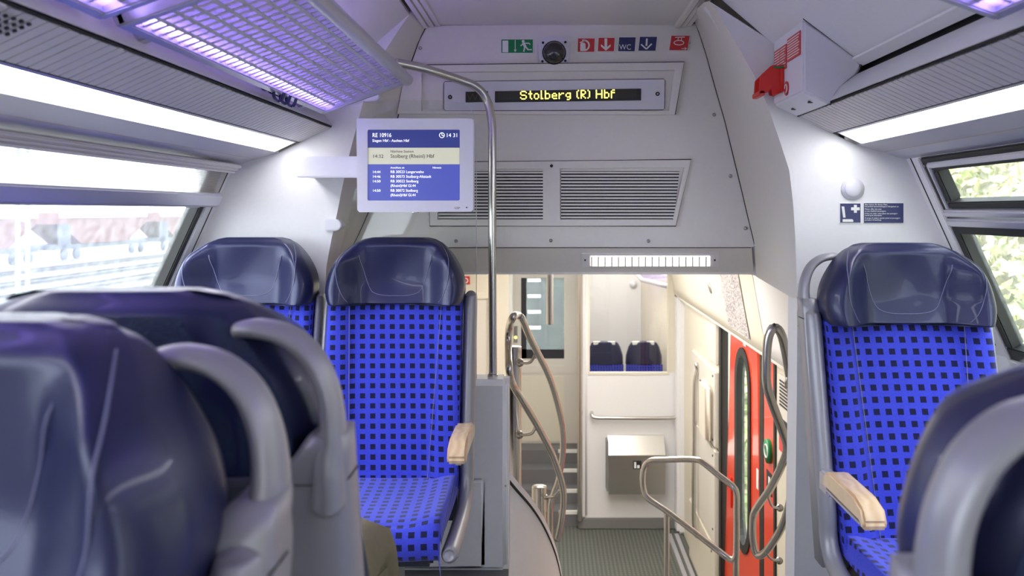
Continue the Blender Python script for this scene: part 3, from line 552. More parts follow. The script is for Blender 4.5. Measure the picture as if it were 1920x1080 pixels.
# speaker holes + screws in left ribbed panel
sp = thing('speaker_grille', 'cluster of dark speaker holes in the left ribbed panel', 'speaker', (-.82, 1.25, 1.57))
for i in range(5):
    for j in range(4): 
        p = Vector((-.795-.011*j, 1.19+.018*i, 1.586-.0051*j)); cyl('hole', p, p+Vector((.0015, 0, -.003)), .0035, M['ink'], sp, res=8)
# seat number plates
for s, px, py, Y, tx, lab in ((-1, 275, 250, 2.32, ('21 23', '25 27'), 'small seat number plate above the left blind'), (1, 1906, 241, 2.10, ('22',), 'small seat number plate reading 22 above the right window')):
    x = (px-CX)*Y/F; z = EYE-(py-CY)*Y/F
    t = thing('seat_number_plate', lab, 'plate', (x, Y, z), group='seat number plates')
    q = [P(px-12, py+5, Y), P(px+8, py+5, Y), P(px+13, py-4, Y), P(px-6, py-5, Y)]
    prism('plate', q, (0, .012, .012), M['wht'], t)
    for k, w_ in enumerate(tx): text('lettering', w_, px-7+(2 if s < 0 else 0), py+(3 if s > 0 else -.5+k*4.4), 6.5 if s > 0 else 2.8, Y-.001, M['ink'], t, wpx=12)
# ---------------------------------------------------------------- emergency brake box
eb = thing('emergency_brake_box', 'white emergency brake housing with red labels and red handle on the right ceiling', 'brake box', (.76, 2.43, 1.60))
bx = [(.70, 1.83), (.70, 1.628), (.775, 1.592), (.795, 1.625), (.825, 1.655), (.852, 1.678), (.862, 1.70), (.845, 1.725)]
prism('housing', [Vector((x, 2.28, z)) for x, z in bx], (0, .30, 0), M['bezel'], eb, bevel=.006)
tube('joint', [Vector((x, 2.281, z)) for x, z in bx[2:]+bx[:1]], .0018, M['seam'], eb, smoothpath=False, res=6)
X_ = .6985
def bq(name, y0, y1, z0, z1, m, o=0, parent=None): return box(name, (X_-.001-o, y0, z0), (X_-o+.002, y1, z1), m, parent or eb)
for y0, y1, z0, z1 in ((2.435, 2.565, 1.72, 1.792), (2.300, 2.425, 1.735, 1.802)):
    L_ = bq('warning_label', y0, y1, z0, z1, M['dred'])
    for k in range(8):
        zz = z1-.006-k*(z1-z0-.008)/8; bq('print_line', y0+.006+(k % 3)*.006, y1-.006 if y1 < 2.5 else (y0+y1)/2-.004, zz-.0026, zz, M['wht'], .0012)
        if y1 > 2.5: bq('print_line', (y0+y1)/2+.004, y1-.008, zz-.0026, zz, M['wht'], .0012)
prism('handle', [Vector((x, 2.47, z)) for x, z in ((.698, 1.735), (.665, 1.735), (.632, 1.705), (.628, 1.648), (.650, 1.652), (.664, 1.665), (.668, 1.645), (.698, 1.655))], (0, .010, 0), M['red'], eb, bevel=.002)
prism('handle', [Vector((x, 2.55, z)) for x, z in ((.698, 1.735), (.665, 1.73), (.635, 1.70), (.632, 1.650), (.650, 1.655), (.656, 1.685), (.672, 1.69), (.680, 1.655), (.698, 1.655))], (0, .010, 0), M['red'], eb, bevel=.002)
box('handle_grip', (.628, 2.47, 1.645), (.645, 2.56, 1.660), M['red'], eb, bevel=.002); box('handle_plate', (.690, 2.46, 1.655), (.699, 2.57, 1.735), M['red'], eb, bevel=.002)
tube('seal_wire', [(.699, 2.455, 1.728), (.685, 2.458, 1.726), (.67, 2.466, 1.728)], .003, M['green'], eb, res=8)
cyl('round_label', (X_-.0015, 2.435, 1.660), (X_+.002, 2.435, 1.660), .021, M['dred'], eb, res=20); 
tube('round_label_ring', [(X_-.002, 2.435+.012*math.cos(a), 1.660+.012*math.sin(a)) for a in [k*.4 for k in range(13)]], .0018, M['wht'], eb, smoothpath=False, res=6)
for y in (2.34, 2.50): box('slot', (.735, y, 1.6055), (.755, y+.012, 1.6145), M['ink'], eb)
# ---------------------------------------------------------------- right end panel fittings
cb = thing('call_lamp', 'round white call lamp button above the priority seat sign', 'lamp', P(1598, 353, YR-.01))
c0 = P(1598, 354, YR); cyl('base_ring', c0+Vector((0, 0, 0)), c0+Vector((0, -.007, 0)), .0355, M['bezel'], cb, res=28); dome('lens', c0+Vector((0, -.007, 0)), (0, -1, 0), .027, .009, M['bezel'], cb)
ps = thing('priority_seat_sign', 'navy pictogram of a seat and cross on the right end panel', 'sign', P(1595, 418, YR-.004))
Yp = YR-.003
pxbox('border', 1574, 380, 1615, 419, Yp, .003, M['wht'], ps); pxbox('plate', 1575.5, 381.5, 1613.5, 417.5, Yp-.001, .003, M['navy'], ps)
pxpoly('seat_back_icon', [(1578, 387), (1583, 387), (1585.5, 408), (1581, 408)], Yp-.002, .002, M['wht'], ps); pxpoly('seat_icon', [(1580, 411), (1598, 411), (1600, 413), (1600, 416), (1580, 416)], Yp-.002, .002, M['wht'], ps)
pxpoly('cross_icon', line(1604, 384, 1604, 399, 5.5), Yp-.002, .002, M['wht'], ps); pxpoly('cross_icon', line(1596, 391.5, 1612, 391.5, 5.5), Yp-.0021, .002, M['wht'], ps)
pn = thing('notice_plate', 'navy notice with four languages of white text beside the seat pictogram', 'sign', P(1657, 418, YR-.004))
pxbox('border', 1619, 379.5, 1695, 419, Yp, .003, M['wht'], pn); pxbox('plate', 1620, 381, 1694, 418, Yp-.001, .003, M['navy'], pn)
for s_, y, w in (('Bitte bieten Sie diesen Platz', 384.8, 42), ('körperlich beeinträchtigten Fahrgästen an', 388.4, 63), ('Please offer this seat', 393.2, 31), ('to any disabled passengers.', 397, 40), ('Prière de céder cette place aux passagers', 401.5, 61), ('handicapés physiques.', 405, 32), ('Si prega di cedere questo posto ai passeggeri', 410, 66), ('portatori di handicap.', 413.6, 31)):
    text('lettering', s_, 1621.5, y, 2.6, Yp-.0015, M['wht'], pn, wpx=w)
# ================================================================ SEATS
def yb(z): return -.14+(z-.44)*.232
def hw(z):     # headrest half width
    pts = [(.985, .218), (1.0, .226), (1.03, .233), (1.06, .231), (1.09, .222), (1.12, .208), (1.15, .189), (1.175, .166), (1.192, .146), (1.203, .122), (1.208, .095)]
    for (a, wa), (b, wb) in zip(pts, pts[1:]):
        if z <= b: return wa+(wb-wa)*max(0, (z-a)/(b-a))
    return pts[-1][1]
def make_seat(loc, rotz, side, handle, armrest, label, arm_first=True, front=True):
    t = thing('train_seat', label, 'seat', loc, rotz, 'blue train seats')
    kw = dict(parent=t, world=False)
    # headrest
    zs = [.985, .992, 1.01, 1.04, 1.07, 1.10, 1.13, 1.155, 1.175, 1.190, 1.200, 1.206, 1.209]; zs = sorted(set(zs+[(a+b)/2 for a, b in zip(zs, zs[1:])])); rows = []
    def yf(x, z):
        c = .072*(1-ss(1.13, 1.205, z)); ax = abs(x); w = hw(z)
        return -.03+yb(min(z, 1.06))-yb(1.06)+.0 + .018 - c*ss(.095, .195, ax)*1.0 + .012*(1-ss(.0, .12, ax))*math.sin(min(1, max(0, (z-.99)/.2))*math.pi)
    for i, z in enumerate(zs):
        w = hw(z); tp = ss(1.185, 1.209, z); th = .115
        row = []
        for k in range(41):
            u = -1+2*k/40; x = w*u; e = max(0, (abs(u)-.86)/.14); y = yf(x, z)+.05*e*e
            y += tp*.035 + (.02 if i == 0 else 0)
            row.append(Vector((x, y, z)))
        yb_e = .105+yb(min(z, 1.1))-yb(1.06)-.045-tp*.03; yf_e = row[-1].y
        side_pts = [(w*(1-.015*f+.006*math.sin(math.pi*f)), yf_e+(yb_e-yf_e)*f) for f in (.12, .3, .5, .7, .88)]
        row += [Vector((a, b, z)) for a, b in side_pts]
        for k in range(13):
            u = 1-2*k/12; x = w*u*(.985); e = max(0, (abs(u)-.7)/.3); y = .105+yb(min(z, 1.1))-yb(1.06)-.045*e*e-tp*.03
            row.append(Vector((x, y, z)))
        row += [Vector((-a, b, z)) for a, b in reversed(side_pts)]
        rows.append(row)
    hd = loft('headrest', rows, M['leather'], closed=True, cap=True, sub=1, **kw)
    hk = dict(parent=hd, world=False)
    def sm(name, pts): return tube(name, [Vector((x, yf(x, z)-.0004+ss(1.185, 1.209, z)*.035+.05*max(0, (abs(x)/hw(z)-.86)/.14)**2, z)) for x, z in pts], .0012, M['seamc'], k=6, res=5, **hk)
    sm('stitched_seam', [(-.132, 1.197), (-.122, 1.15), (-.108, 1.10), (-.094, 1.055), (-.078, 1.028), (-.045, 1.017), (0, 1.015), (.045, 1.017), (.078, 1.028), (.094, 1.055), (.108, 1.10), (.122, 1.15), (.132, 1.197)])
    for q in (-1, 1): sm('wing_seam', [(q*.150, 1.186), (q*.178, 1.150), (q*.185, 1.11), (q*.180, 1.06), (q*.165, 1.02), (q*.150, .998)])
    # back panel of the headrest
    rows = []
    for z in (1.002, 1.03, 1.06, 1.09, 1.12, 1.145, 1.165, 1.184):
        w = hw(z)-.022; rows.append([Vector((w*(-1+k/6), .109+yb(min(z, 1.1))-yb(1.06)-.018*abs(-1+k/6)**4, z)) for k in range(13)])
    loft('headrest_back_panel', rows, M['pebble'], sub=1, **kw)
    # backrest fabric
    N, Mm = 18, 24; rows = []; uv = []
    for i in range(N+1):
        z = .425+(1.005-.425)*i/N; row = []; pu = 0; prev = None
        W_ = .222
        for k in range(Mm+1):
            u = -1+2*k/Mm; x = W_*math.copysign(min(1, abs(u)*1.09), u); e = max(0, (abs(u)-.917)/.083)
            xb = .165-.04*ss(1.0, .45, z) if False else .155-.03*(1-i/N)
            y = yb(z)-.022*ss(xb-.012, xb+.03, abs(x))*ss(0, .2, 1-i/N+.25) + .07*e + .008*math.cos(x*8) + (.012*ss(.92, 1, i/N))
            v = Vector((x, y, z)); row.append(v); pu += (v-prev).length if prev else 0; prev = v; uv.append((pu, i/N*.60))
        rows.append(row)
    bk_ = loft('backrest', rows, M['fabric'], uv=uv, **kw)
    for q in (-1, 1):
        tube('backrest_seam', [Vector((q*(.155-.03*(1-i/N)), yb(.425+.58*i/N)-.0115, .425+.58*i/N)) for i in range(0, N+1, 2)], .0013, M['seamc'], k=3, res=5, parent=bk_, world=False)
    # cushion
    path = [(-.07, .452), (-.12, .449), (-.20, .446), (-.30, .446), (-.40, .449), (-.48, .451), (-.53, .447), (-.562, .432), (-.578, .41), (-.582, .385), (-.575, .36), (-.55, .350)]
    pth = [(p.x, p.y) for p in spline([Vector((a, b, 0)) for a, b in path], 3)]; rows = []; uv = []; arc = 0; pp = None
    for a, b in pth:
        if pp: arc += math.hypot(a-pp[0], b-pp[1])
        pp = (a, b); row = []; 
        for k in range(21):
            u = -1+2*k/20; x = .222*math.copysign(min(1, abs(u)*1.08), u); e = max(0, (abs(u)-.926)/.074)
            row.append(Vector((x, a, b+.012*ss(.12, .2, abs(x))*(1 if a > -.56 else .3)-.008*math.cos(x*7)*(1 if a > -.55 else 0)-.06*e*(1 if a > -.56 else .15)))); uv.append((.235*u, -arc))
        rows.append(row)
    loft('seat_cushion', rows, M['fabric'], uv=uv, **kw)
    box('seat_pan', (-.20, -.56, .335), (.20, -.05, .395), M['shell'], bevel=.01, **kw)
    # back shell
    rows = []
    for z in (.30, .32, .5, .7, .9, .99, 1.0):
        w = .215 if .31 < z < .995 else .205
        rows.append([Vector((-w, yb(z)+.05, z)), Vector((w, yb(z)+.05, z)), Vector((w, yb(z)+.095, z)), Vector((w*.8, yb(z)+.11, z)), Vector((0, yb(z)+.113, z)), Vector((-w*.8, yb(z)+.11, z)), Vector((-w, yb(z)+.095, z))])
    loft('back_shell', rows, M['shell'], closed=True, cap=True, **kw)
    # side frames
    for q in (side, -side):
        big = q == side
        xc = q*(.246 if big else .236); r = .0235 if big else .013
        pts = [(1.022, .040), (1.012, .044), (.985, .046), (.90, .045), (.75, .042), (.60, .040), (.50, .035)]
        path = [Vector((xc, yb(z)+o, z)) for z, o in pts]+[Vector((xc, -.105, .425)), Vector((xc, -.155, .378)), Vector((xc, -.25, .362)), Vector((xc, -.40, .362)), Vector((xc, -.555, .372)), Vector((xc, -.575, .374))]
        n = len(path); rx = [r*.35, r*.9]+[r]*(n-3)+[r*.5]; ry_ = [.012, .034]+[.040]*4+[.036, .032, .028, .025, .024, .023, .012]
        tube('side_frame', path, rx, M['frame'], k=4, res=14, ry=ry_, up=(1, 0, 0), **kw)
    if handle:
        q = side
        yy = yb(1.06)+.088
        hp = [(.150, 1.166), (.172, 1.168), (.205, 1.160), (.232, 1.138), (.248, 1.105), (.254, 1.072), (.254, 1.04), (.250, 1.01), (.247, .97)]
        tube('grab_handle', [Vector((q*a, yy-.014*(1.17-b)/.2 - (0 if b > 1 else (1-b)*.15), b)) for a, b in hp], [.009, .011, .0115, .012, .0125, .0135, .015, .019, .022], M['frame'], k=5, res=14, ry=[.020, .026, .027, .027, .028, .030, .034, .040, .041], up=(0, 0, 1) if False else (q*.7, 0, .7), **kw)
        # lower cover
        rows = []
        for z, xi in ((.36, .185), (.60, .185), (.95, .187), (.990, .190), (1.012, .200), (1.025, .214), (1.05, .232)):
            yq = yb(z)+.055; xo = .2685
            rows.append([Vector((q*xi, yq-.02, z)), Vector((q*xo, yq-.02, z)), Vector((q*(xo+.002), yq, z)), Vector((q*(xo+.002), yq+.04, z)), Vector((q*(xo-.012), yq+.058, z)), Vector((q*(xi+.012), yq+.058, z)), Vector((q*xi, yq+.045, z))])
        loft('frame_cover', rows, M['frame'], closed=True, cap=True, **kw)
        tube('cover_joint', [Vector((q*.187, yb(.995)+.114, .995)), Vector((q*.262, yb(.995)+.114, .995)), Vector((q*.2710, yb(.995)+.09, .995)), Vector((q*.2712, yb(.995)+.04, .995))], .0012, M['seam'], smoothpath=False, res=5, **kw)
    if armrest:
        q = side; xa = q*.250
        ar_ = thing_part('armrest', t)
        box('armrest_base', (xa-.020, -.40, .560), (xa+.020, -.10, .590), M['alu'], t, False, bevel=.012, seg=3).name
        bpy.data.objects.remove(ar_)
        pr_ = [(-.40, .585), (-.425, .570), (-.432, .592), (-.415, .620), (-.36, .634), (-.20, .634), (-.16, .624), (-.15, .598), (-.15, .585)]
        prism('armrest_pad', [Vector((xa-.028, y, z)) for y, z in pr_], (.056, 0, 0), M['wood'], t, False, bevel=.007)
        box('armrest_hinge', (xa-.018, -.155, .555), (xa+.018, -.09, .612), M['alu'], t, False, bevel=.006)
    box('pedestal', (-.05, -.42, .0), (.05, -.12, .34), M['frame'], bevel=.01, **kw); box('foot_plate', (-.11, -.46, .0), (.11, -.08, .015), M['frame'], bevel=.004, **kw)
    return t
def thing_part(n, t):
    o = bpy.data.objects.new(n, None); C.objects.link(o); return o
ML = -.515
make_seat((ML, 2.79, 0), 0, 1, False, True, 'blue checked aisle seat with wooden armrest in front of the glass partition')
make_seat((-1.018, 2.79, 0), 0, -1, False, False, 'blue checked window seat in the left corner below the white end panel')
make_seat((-.500, 1.02, 0), math.pi, -1, True, False, 'navy seat facing away with pebbled headrest back and grey handle')
make_seat((-.505, .66, 0), 0, 1, True, False, 'navy seat back to back with the pebbled seat, its front blurred')
make_seat((.988, 2.30, 0), 0, -1, True, True, 'single blue checked seat with worn headrest below the priority sign')
make_seat((.518, .64, 0), math.pi, 1, True, False, 'navy seat turned away on the right side with grey grab handle')
# ================================================================ VESTIBULE
ZV = -2.0; YE = 8.6
vf = struct(box('floor_vestibule', (-1.42, 2.60, ZV-.05), (1.42, 12.4, ZV), M['stud']), 'dark studded rubber floor of the lower vestibule')
struct(box('ceiling_vestibule', (-1.28, 3.24, 1.10), (1.28, 9.7, 1.13), M['cream']), 'cream vestibule ceiling')
struct(box('ceiling_mid', (.36, 9.7, 1.10), (1.28, 12.4, 1.13), M['cream']), 'ceiling of the compartment behind the window')
# stairs
st = struct(box('stairs', (-.15, 2.60, -.06), (.765, 2.90, 0), M['floor']), 'grey stairs leading down to the vestibule')
for k in range(1, 10):
    box('step', (-.15 if k < 4 else -.6, 2.90+.24*(k-1), ZV), (.765 if k < 2 else 1.0, 2.90+.24*k, -.2*k), M['floor'], st); box('nosing', (-.15 if k < 4 else -.6, 2.895+.24*k-.24, -.2*k-.001), (.765 if k < 2 else 1.0, 2.93+.24*k-.24, -.2*k+.002), M['wht'], st)
# left wall of the stairwell and vestibule
sl = struct(box('wall_vestibule_left', (-1.46, 3.10, ZV), (-1.42, 9.7, .85), M['cream']), 'cream left side wall of the vestibule')
loft('upper_slope', [[Vector((-x, y, z)) for x, z in ((1.44, .84), (1.26, 1.14))] for y in (3.10, 9.7)], M['cream'], sl)
box('stair_back', (-1.42, 3.06, ZV), (-.148, 3.10, .68), M['white'], sl)
# right side wall pieces around the door
sr = struct(box('wall_vestibule_right', (1.37, 6.62, ZV), (1.46, 12.4, .85), M['cream']), 'cream right side wall of the vestibule with door post panels')
loft('upper_slope', [[Vector((x, y, z)) for x, z in ((1.44, .84), (1.26, 1.14))] for y in (2.62, 12.4)], M['cream'], sr)
box('near_jamb', (1.37, 2.62, ZV), (1.46, 5.02, .85), M['cream'], sr); box('over_door', (1.40, 5.02, .46), (1.46, 6.62, .85), M['cream'], sr)
box('post_panel', (1.345, 6.68, .05), (1.372, 7.1, .42), M['creamgrey'], sr, bevel=.006); box('post_panel', (1.335, 6.66, -.62), (1.372, 7.75, .0), M['creamgrey'], sr, bevel=.01); box('post_bulge', (1.27, 6.72, -.60), (1.34, 7.05, -.12), M['cream'], sr, bevel=.03, seg=3)
box('post_panel', (1.335, 6.66, -1.42), (1.372, 7.75, -.64), M['creamgrey'], sr, bevel=.01); box('post_panel', (1.335, 6.66, -2.0), (1.372, 7.9, -1.44), M['cream'], sr, bevel=.01)
for p in ((6.75, -.05), (6.75, -.57), (7.3, -.2), (6.75, -.7), (6.75, -1.3), (7.0, -1.5), (6.8, -1.5)): cyl('screw', (1.33, p[0], p[1]), (1.338, p[0], p[1]), .010, M['ink'], sr, res=8)
box('floor_track', (1.20, 5.0, ZV), (1.24, 8.4, ZV+.02), M['alu'], sr); box('floor_track', (1.27, 5.0, ZV), (1.31, 8.4, ZV+.02), M['alu'], sr)
# cove above the door
cv = struct(loft('wall_cove', [[Vector((x, y, z)) for x, z in ((1.33, .425), (1.302, .43), (1.288, .52), (1.268, .62), (1.243, .76), (1.218, .90), (1.17, 1.06), (1.13, 1.11))] for y in (4.95, 6.0, 7.2, 8.0, 8.59)], M['cream']), 'cream curved cover panel above the red door')
loft('end_section', [[Vector((x, y, z)) for x, z in ((1.33, .425), (1.302, .43), (1.288, .52), (1.268, .62), (1.243, .76), (1.218, .90), (1.17, 1.06), (1.13, 1.11))] for y in (2.9, 4.94)], M['white'], cv)
box('cove_lip', (1.30, 2.9, .415), (1.40, 8.59, .43), M['creamgrey'], cv)
mp = thing('route_map', 'faded route map poster on the curved cover above the red door', 'poster', (1.25, 5.65, .5))
loft('map_sheet', [[Vector((x-.006, y, z-.003)) for x, z in ((1.296, .47), (1.288, .52), (1.268, .62), (1.243, .76), (1.218, .90), (1.195, .98))] for y in (5.32, 5.95)], M['mapp'], mp)
lk = tag(cyl('round_lock', (1.262, 6.45, .69), (1.252, 6.45, .687), .055, M['chrome']), 'round metal lock on the curved cover beside the route map', 'lock')
# red door
dr = struct(box('door_1', (1.40, 5.42, ZV), (1.45, 6.05-.28, .46), M['door']), 'orange red outer door with tall oval window')
bpy.data.objects.remove(bpy.data.objects['door_1'])
pts = []
ya, yb2, zt, zbm = 5.70, 6.12, .30, -1.12; r_ = (yb2-ya)/2; yc = (ya+yb2)/2; hole = []
for k in range(13):
    a = math.pi*k/12; hole.append((yc+r_*math.cos(a), zt-r_*1.2+r_*1.2*math.sin(a)))
for k in range(13):
    a = math.pi+math.pi*k/12; hole.append((yc+r_*math.cos(a), zbm+r_*1.2+r_*1.2*math.sin(a)))
n = len(hole); outer = []
for y, z in hole:
    dy, dz = y-yc, z-(zt+zbm)/2
    k = min((6.55-yc)/dy if dy > 1e-6 else ((5.42-yc)/dy if dy < -1e-6 else 1e9), (.46-(zt+zbm)/2)/dz if dz > 1e-6 else ((ZV-(zt+zbm)/2)/dz if dz < -1e-6 else 1e9)); outer.append((yc+dy*k, (zt+zbm)/2+dz*k))
def ringmesh(name, inn, out, x0, x1, m, parent=None):
    n = len(inn); vs = [Vector((x0, y, z)) for y, z in inn]+[Vector((x0, y, z)) for y, z in out]+[Vector((x1, y, z)) for y, z in inn]+[Vector((x1, y, z)) for y, z in out]; f = []
    for k in range(n):
        q = (k+1) % n; f += [(k, q, n+q, n+k), (2*n+k, 3*n+k, 3*n+q, 2*n+q), (k, 2*n+k, 2*n+q, q), (n+k, n+q, 3*n+q, 3*n+k)]
    return mk(name, vs, f, m, parent)
dr = struct(ringmesh('door_1', hole, outer, 1.385, 1.43, M['door']), 'orange red sliding door with tall oval window')
for cy_, cz_ in ((5.42, ZV), (5.42, .46), (6.55, ZV), (6.55, .46)):   # leaf corners
    pass
ringmesh('window_rubber', [(yc+(y-yc)*.80, (zt+zbm)/2+(z-(zt+zbm)/2)*.95) for y, z in hole], [(yc+(y-yc)*1.12, (zt+zbm)/2+(z-(zt+zbm)/2)*1.03) for y, z in hole], 1.375, 1.435, M['rubber'], dr)
prism('pane', [Vector((1.415, y, z)) for y, z in hole], (.004, 0, 0), M['glass'], dr)
box('edge_rubber', (1.36, 6.55, ZV), (1.42, 6.64, .46), M['rubber'], dr, bevel=.01); box('edge_rubber', (1.375, 5.30, ZV), (1.42, 5.42, .46), M['rubber'], dr, bevel=.01)
box('door_handle', (1.372, 6.25, -.95), (1.387, 6.33, -.72), M['red'], dr, bevel=.004); box('door_label', (1.382, 5.82, .34), (1.387, 5.90, .385), M['wht'], dr); box('door_label', (1.382, 5.47, -.55), (1.387, 5.52, -.42), M['wht'], dr)
dp = struct(box('door_2', (1.375, 5.02, ZV), (1.43, 5.30, .46), M['door'], bevel=.006), 'orange red door post panel with green button')
box('post_edge', (1.36, 4.98, ZV), (1.42, 5.02, .46), M['rubber'], dp)
gb = thing('door_button', 'round green door opening button on the red post', 'button', (1.36, 5.16, -.20)); cyl('button_face', (1.375, 5.16, -.20), (1.355, 5.16, -.20), .075, M['green'], gb, res=24); tube('button_ring', [(1.354, 5.16+.04*math.cos(a), -.20+.04*math.sin(a)) for a in [k*math.pi/8 for k in range(16)]], .006, M['wht'], gb, smoothpath=False, closed=True, res=6)
pg = thing('door_pictogram', 'small black pictogram below the green button on the red post', 'sign', (1.37, 5.16, -.45)); box('plate', (1.371, 5.10, -.47), (1.376, 5.22, -.33), M['ink'], pg); box('figure', (1.369, 5.13, -.45), (1.372, 5.17, -.36), M['wht'], pg)
# notices on near jamb
nt_ = thing('wall_notice', 'cream notice panel with barcode lines and screen on the wall beside the red door', 'notice', (1.36, 4.75, .0))
box('backing', (1.355, 4.55, -.15), (1.371, 4.9, .34), M['creamgrey'], nt_, bevel=.004); box('dark_window', (1.350, 4.60, -.10), (1.356, 4.85, .09), M['ink'], nt_); box('red_mark', (1.347, 4.60, -.10), (1.351, 4.85, .0), M['red'], nt_)
for k in range(8): box('print_line', (1.352, 4.62, .16+k*.02), (1.356, 4.86, .17+k*.02), M['ink'], nt_)
# end wall with window
xw0, xw1, zw0, zw1 = .40, 1.245, -.385, 1.10
ew = struct(box('wall_vestibule_end', (.36, YE, ZV), (1.37, YE+.06, zw0), M['white']), 'white vestibule end wall with window onto the seats beyond')
box('window_post', (.30, YE-.03, ZV+.10), (xw0, YE+.06, 1.10), M['white'], ew, bevel=.03, seg=3); box('window_post', (xw1, YE, zw0), (1.37, YE+.06, 1.10), M['cream'], ew)
box('side_post', (1.30, YE-.2, ZV), (1.40, YE, 1.1), M['white'], ew, bevel=.03)
for a, b in (((xw0, YE-.008, zw0-.02), (xw1, YE+.01, zw0)), ((xw1-.02, YE-.008, zw0), (xw1, YE+.01, 1.1)), ((xw0, YE-.008, zw0), (xw0+.02, YE+.01, 1.1))): box('window_trim', a, b, M['cream'], ew)
w5 = struct(box('window_5', (xw0, YE+.03, zw0), (xw1, YE+.036, 1.10), M['clear']), 'clear interior window in the vestibule end wall')
struct(box('baseboard_end', (.30, YE-.04, ZV), (1.37, YE, ZV+.11), M['plinth'], bevel=.008), 'dark grey plinth below the white vestibule end wall')
gr = thing('grab_rail', 'horizontal steel grab rail on the white vestibule end wall', 'rail', (.88, YE-.05, -.83))
tube('rail_tube', [(.44, YE, -.80), (.44, YE-.05, -.81), (.47, YE-.07, -.835), (.60, YE-.07, -.84), (.90, YE-.07, -.842), (1.15, YE-.07, -.842), (1.29, YE-.07, -.835), (1.325, YE-.05, -.81), (1.325, YE, -.80)], .019, M['steel'], gr, res=12)
wb = thing('waste_bin', 'square steel wall bin with sloping lid and pictogram', 'bin', (.88, YE-.08, -1.55))
rows = [[Vector((x, YE, -1.60)), Vector((x, YE-.15, -1.60)), Vector((x, YE-.17, -1.20)), Vector((x, YE-.03, -1.03)), Vector((x, YE, -1.03))] for x in (.605, 1.185)]
loft('bin_body', rows, M['chrome'], wb, closed=True, cap=True, smooth=False); box('bin_lid', (.60, YE-.178, -1.215), (1.19, YE-.165, -1.195), M['chrome'], wb); box('bin_side', (.585, YE-.15, -1.57), (.605, YE, -1.06), M['plinth'], wb)
box('pictogram', (.855, YE-.172, -1.335), (.94, YE-.156, -1.25), M['ink'], wb); box('pictogram_figure', (.865, YE-.175, -1.325), (.885, YE-.158, -1.262), M['wht'], wb); box('pictogram_basket', (.895, YE-.175, -1.325), (.92, YE-.158, -1.295), M['wht'], wb)
# left part of the end wall, corridor
elw = struct(box('wall_vestibule_end_left', (-1.42, YE, ZV), (-.42, YE+.06, 1.10), M['cream']), 'cream end wall on the left of the gangway with framed doorway')
framepx2 = lambda: None
box('doorway_recess', (-1.05, YE-.004, -.75), (-.64, YE+.01, .38), M['creamgrey'], elw); box('doorway_frame', (-.64, YE-.03, -.80), (-.57, YE+.0, .44), M['cream'], elw, bevel=.01); box('doorway_frame', (-1.10, YE-.03, .38), (-.57, YE, .45), M['cream'], elw, bevel=.01)
es = thing('extinguisher_sign', 'small red extinguisher sign on the cream wall beyond the glass', 'sign', P(874, 526, YE-.01)); pxbox('plate', 866, 518, 881, 533, YE-.012, .01, M['dred'], es); pxpoly('hose', ringpx(873, 526, 5, 5, 1.6, -160, 80), YE-.014, .004, M['wht'], es)
box('corridor_side', (-.46, YE+.06, ZV), (-.42, 9.7, 1.1), M['cream'], elw); box('corridor_side', (.34, YE+.06, ZV), (.38, 9.7, 1.1), M['white'], elw)
tag(cyl('steel_door_post', (.315, YE-.06, ZV+.1), (.315, YE-.06, 1.09), .028, M['steel']), 'slim steel post along the edge of the gangway opening', 'post')
ZM = -1.41
for k in range(4):
    z = ZV+.15*(k+1); o = box('step', (-.42, YE+.06+.22*k, ZV), (.34, YE+.28+.22*k if k < 3 else 9.9, z), M['floor'], elw); box('nosing', (.10, YE+.055+.22*k, z-.03), (.34, YE+.085+.22*k, z+.004), M['wht'], elw)
# gangway door
Yg = 9.6
gd = struct(box('door_3', (-.42, Yg, ZM), (.34, Yg+.06, -.42), M['creamgrey']), 'cream gangway door with tall glass pane')
def g(px, py): return P(px, py, Yg)
for x0, y0, x1, y1 in ((955, 505, 977, 700), (1058, 505, 1085, 700), (977, 505, 1058, 521), (977, 685, 1058, 700)):
    pxbox('door_frame', x0, y0, x1, y1, Yg-.01, .06, M['creamgrey'], gd)
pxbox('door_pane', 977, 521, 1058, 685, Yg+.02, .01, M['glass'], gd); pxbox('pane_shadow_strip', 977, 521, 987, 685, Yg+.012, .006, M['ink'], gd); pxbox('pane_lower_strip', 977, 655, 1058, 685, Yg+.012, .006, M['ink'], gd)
pxbox('kick_panel', 972, 705, 1058, 828, Yg-.012, .012, M['cream'], gd, bevel=.004); pxbox('door_lock', 964, 612, 970, 642, Yg-.03, .02, M['plinth'], gd); cyl('lock_lamp', g(967, 632)+Vector((0, -.032, 0)), g(967, 632)+Vector((0, -.02, 0)), .016, M['dots'], gd)
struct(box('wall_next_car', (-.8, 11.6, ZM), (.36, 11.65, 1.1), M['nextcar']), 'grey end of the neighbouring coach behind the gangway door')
for k in range(5): box('ladder_rung', (-.30, 11.5, -.35+k*.22), (-.12, 11.53, -.31+k*.22), M['wht'], bpy.data.objects['wall_next_car'])
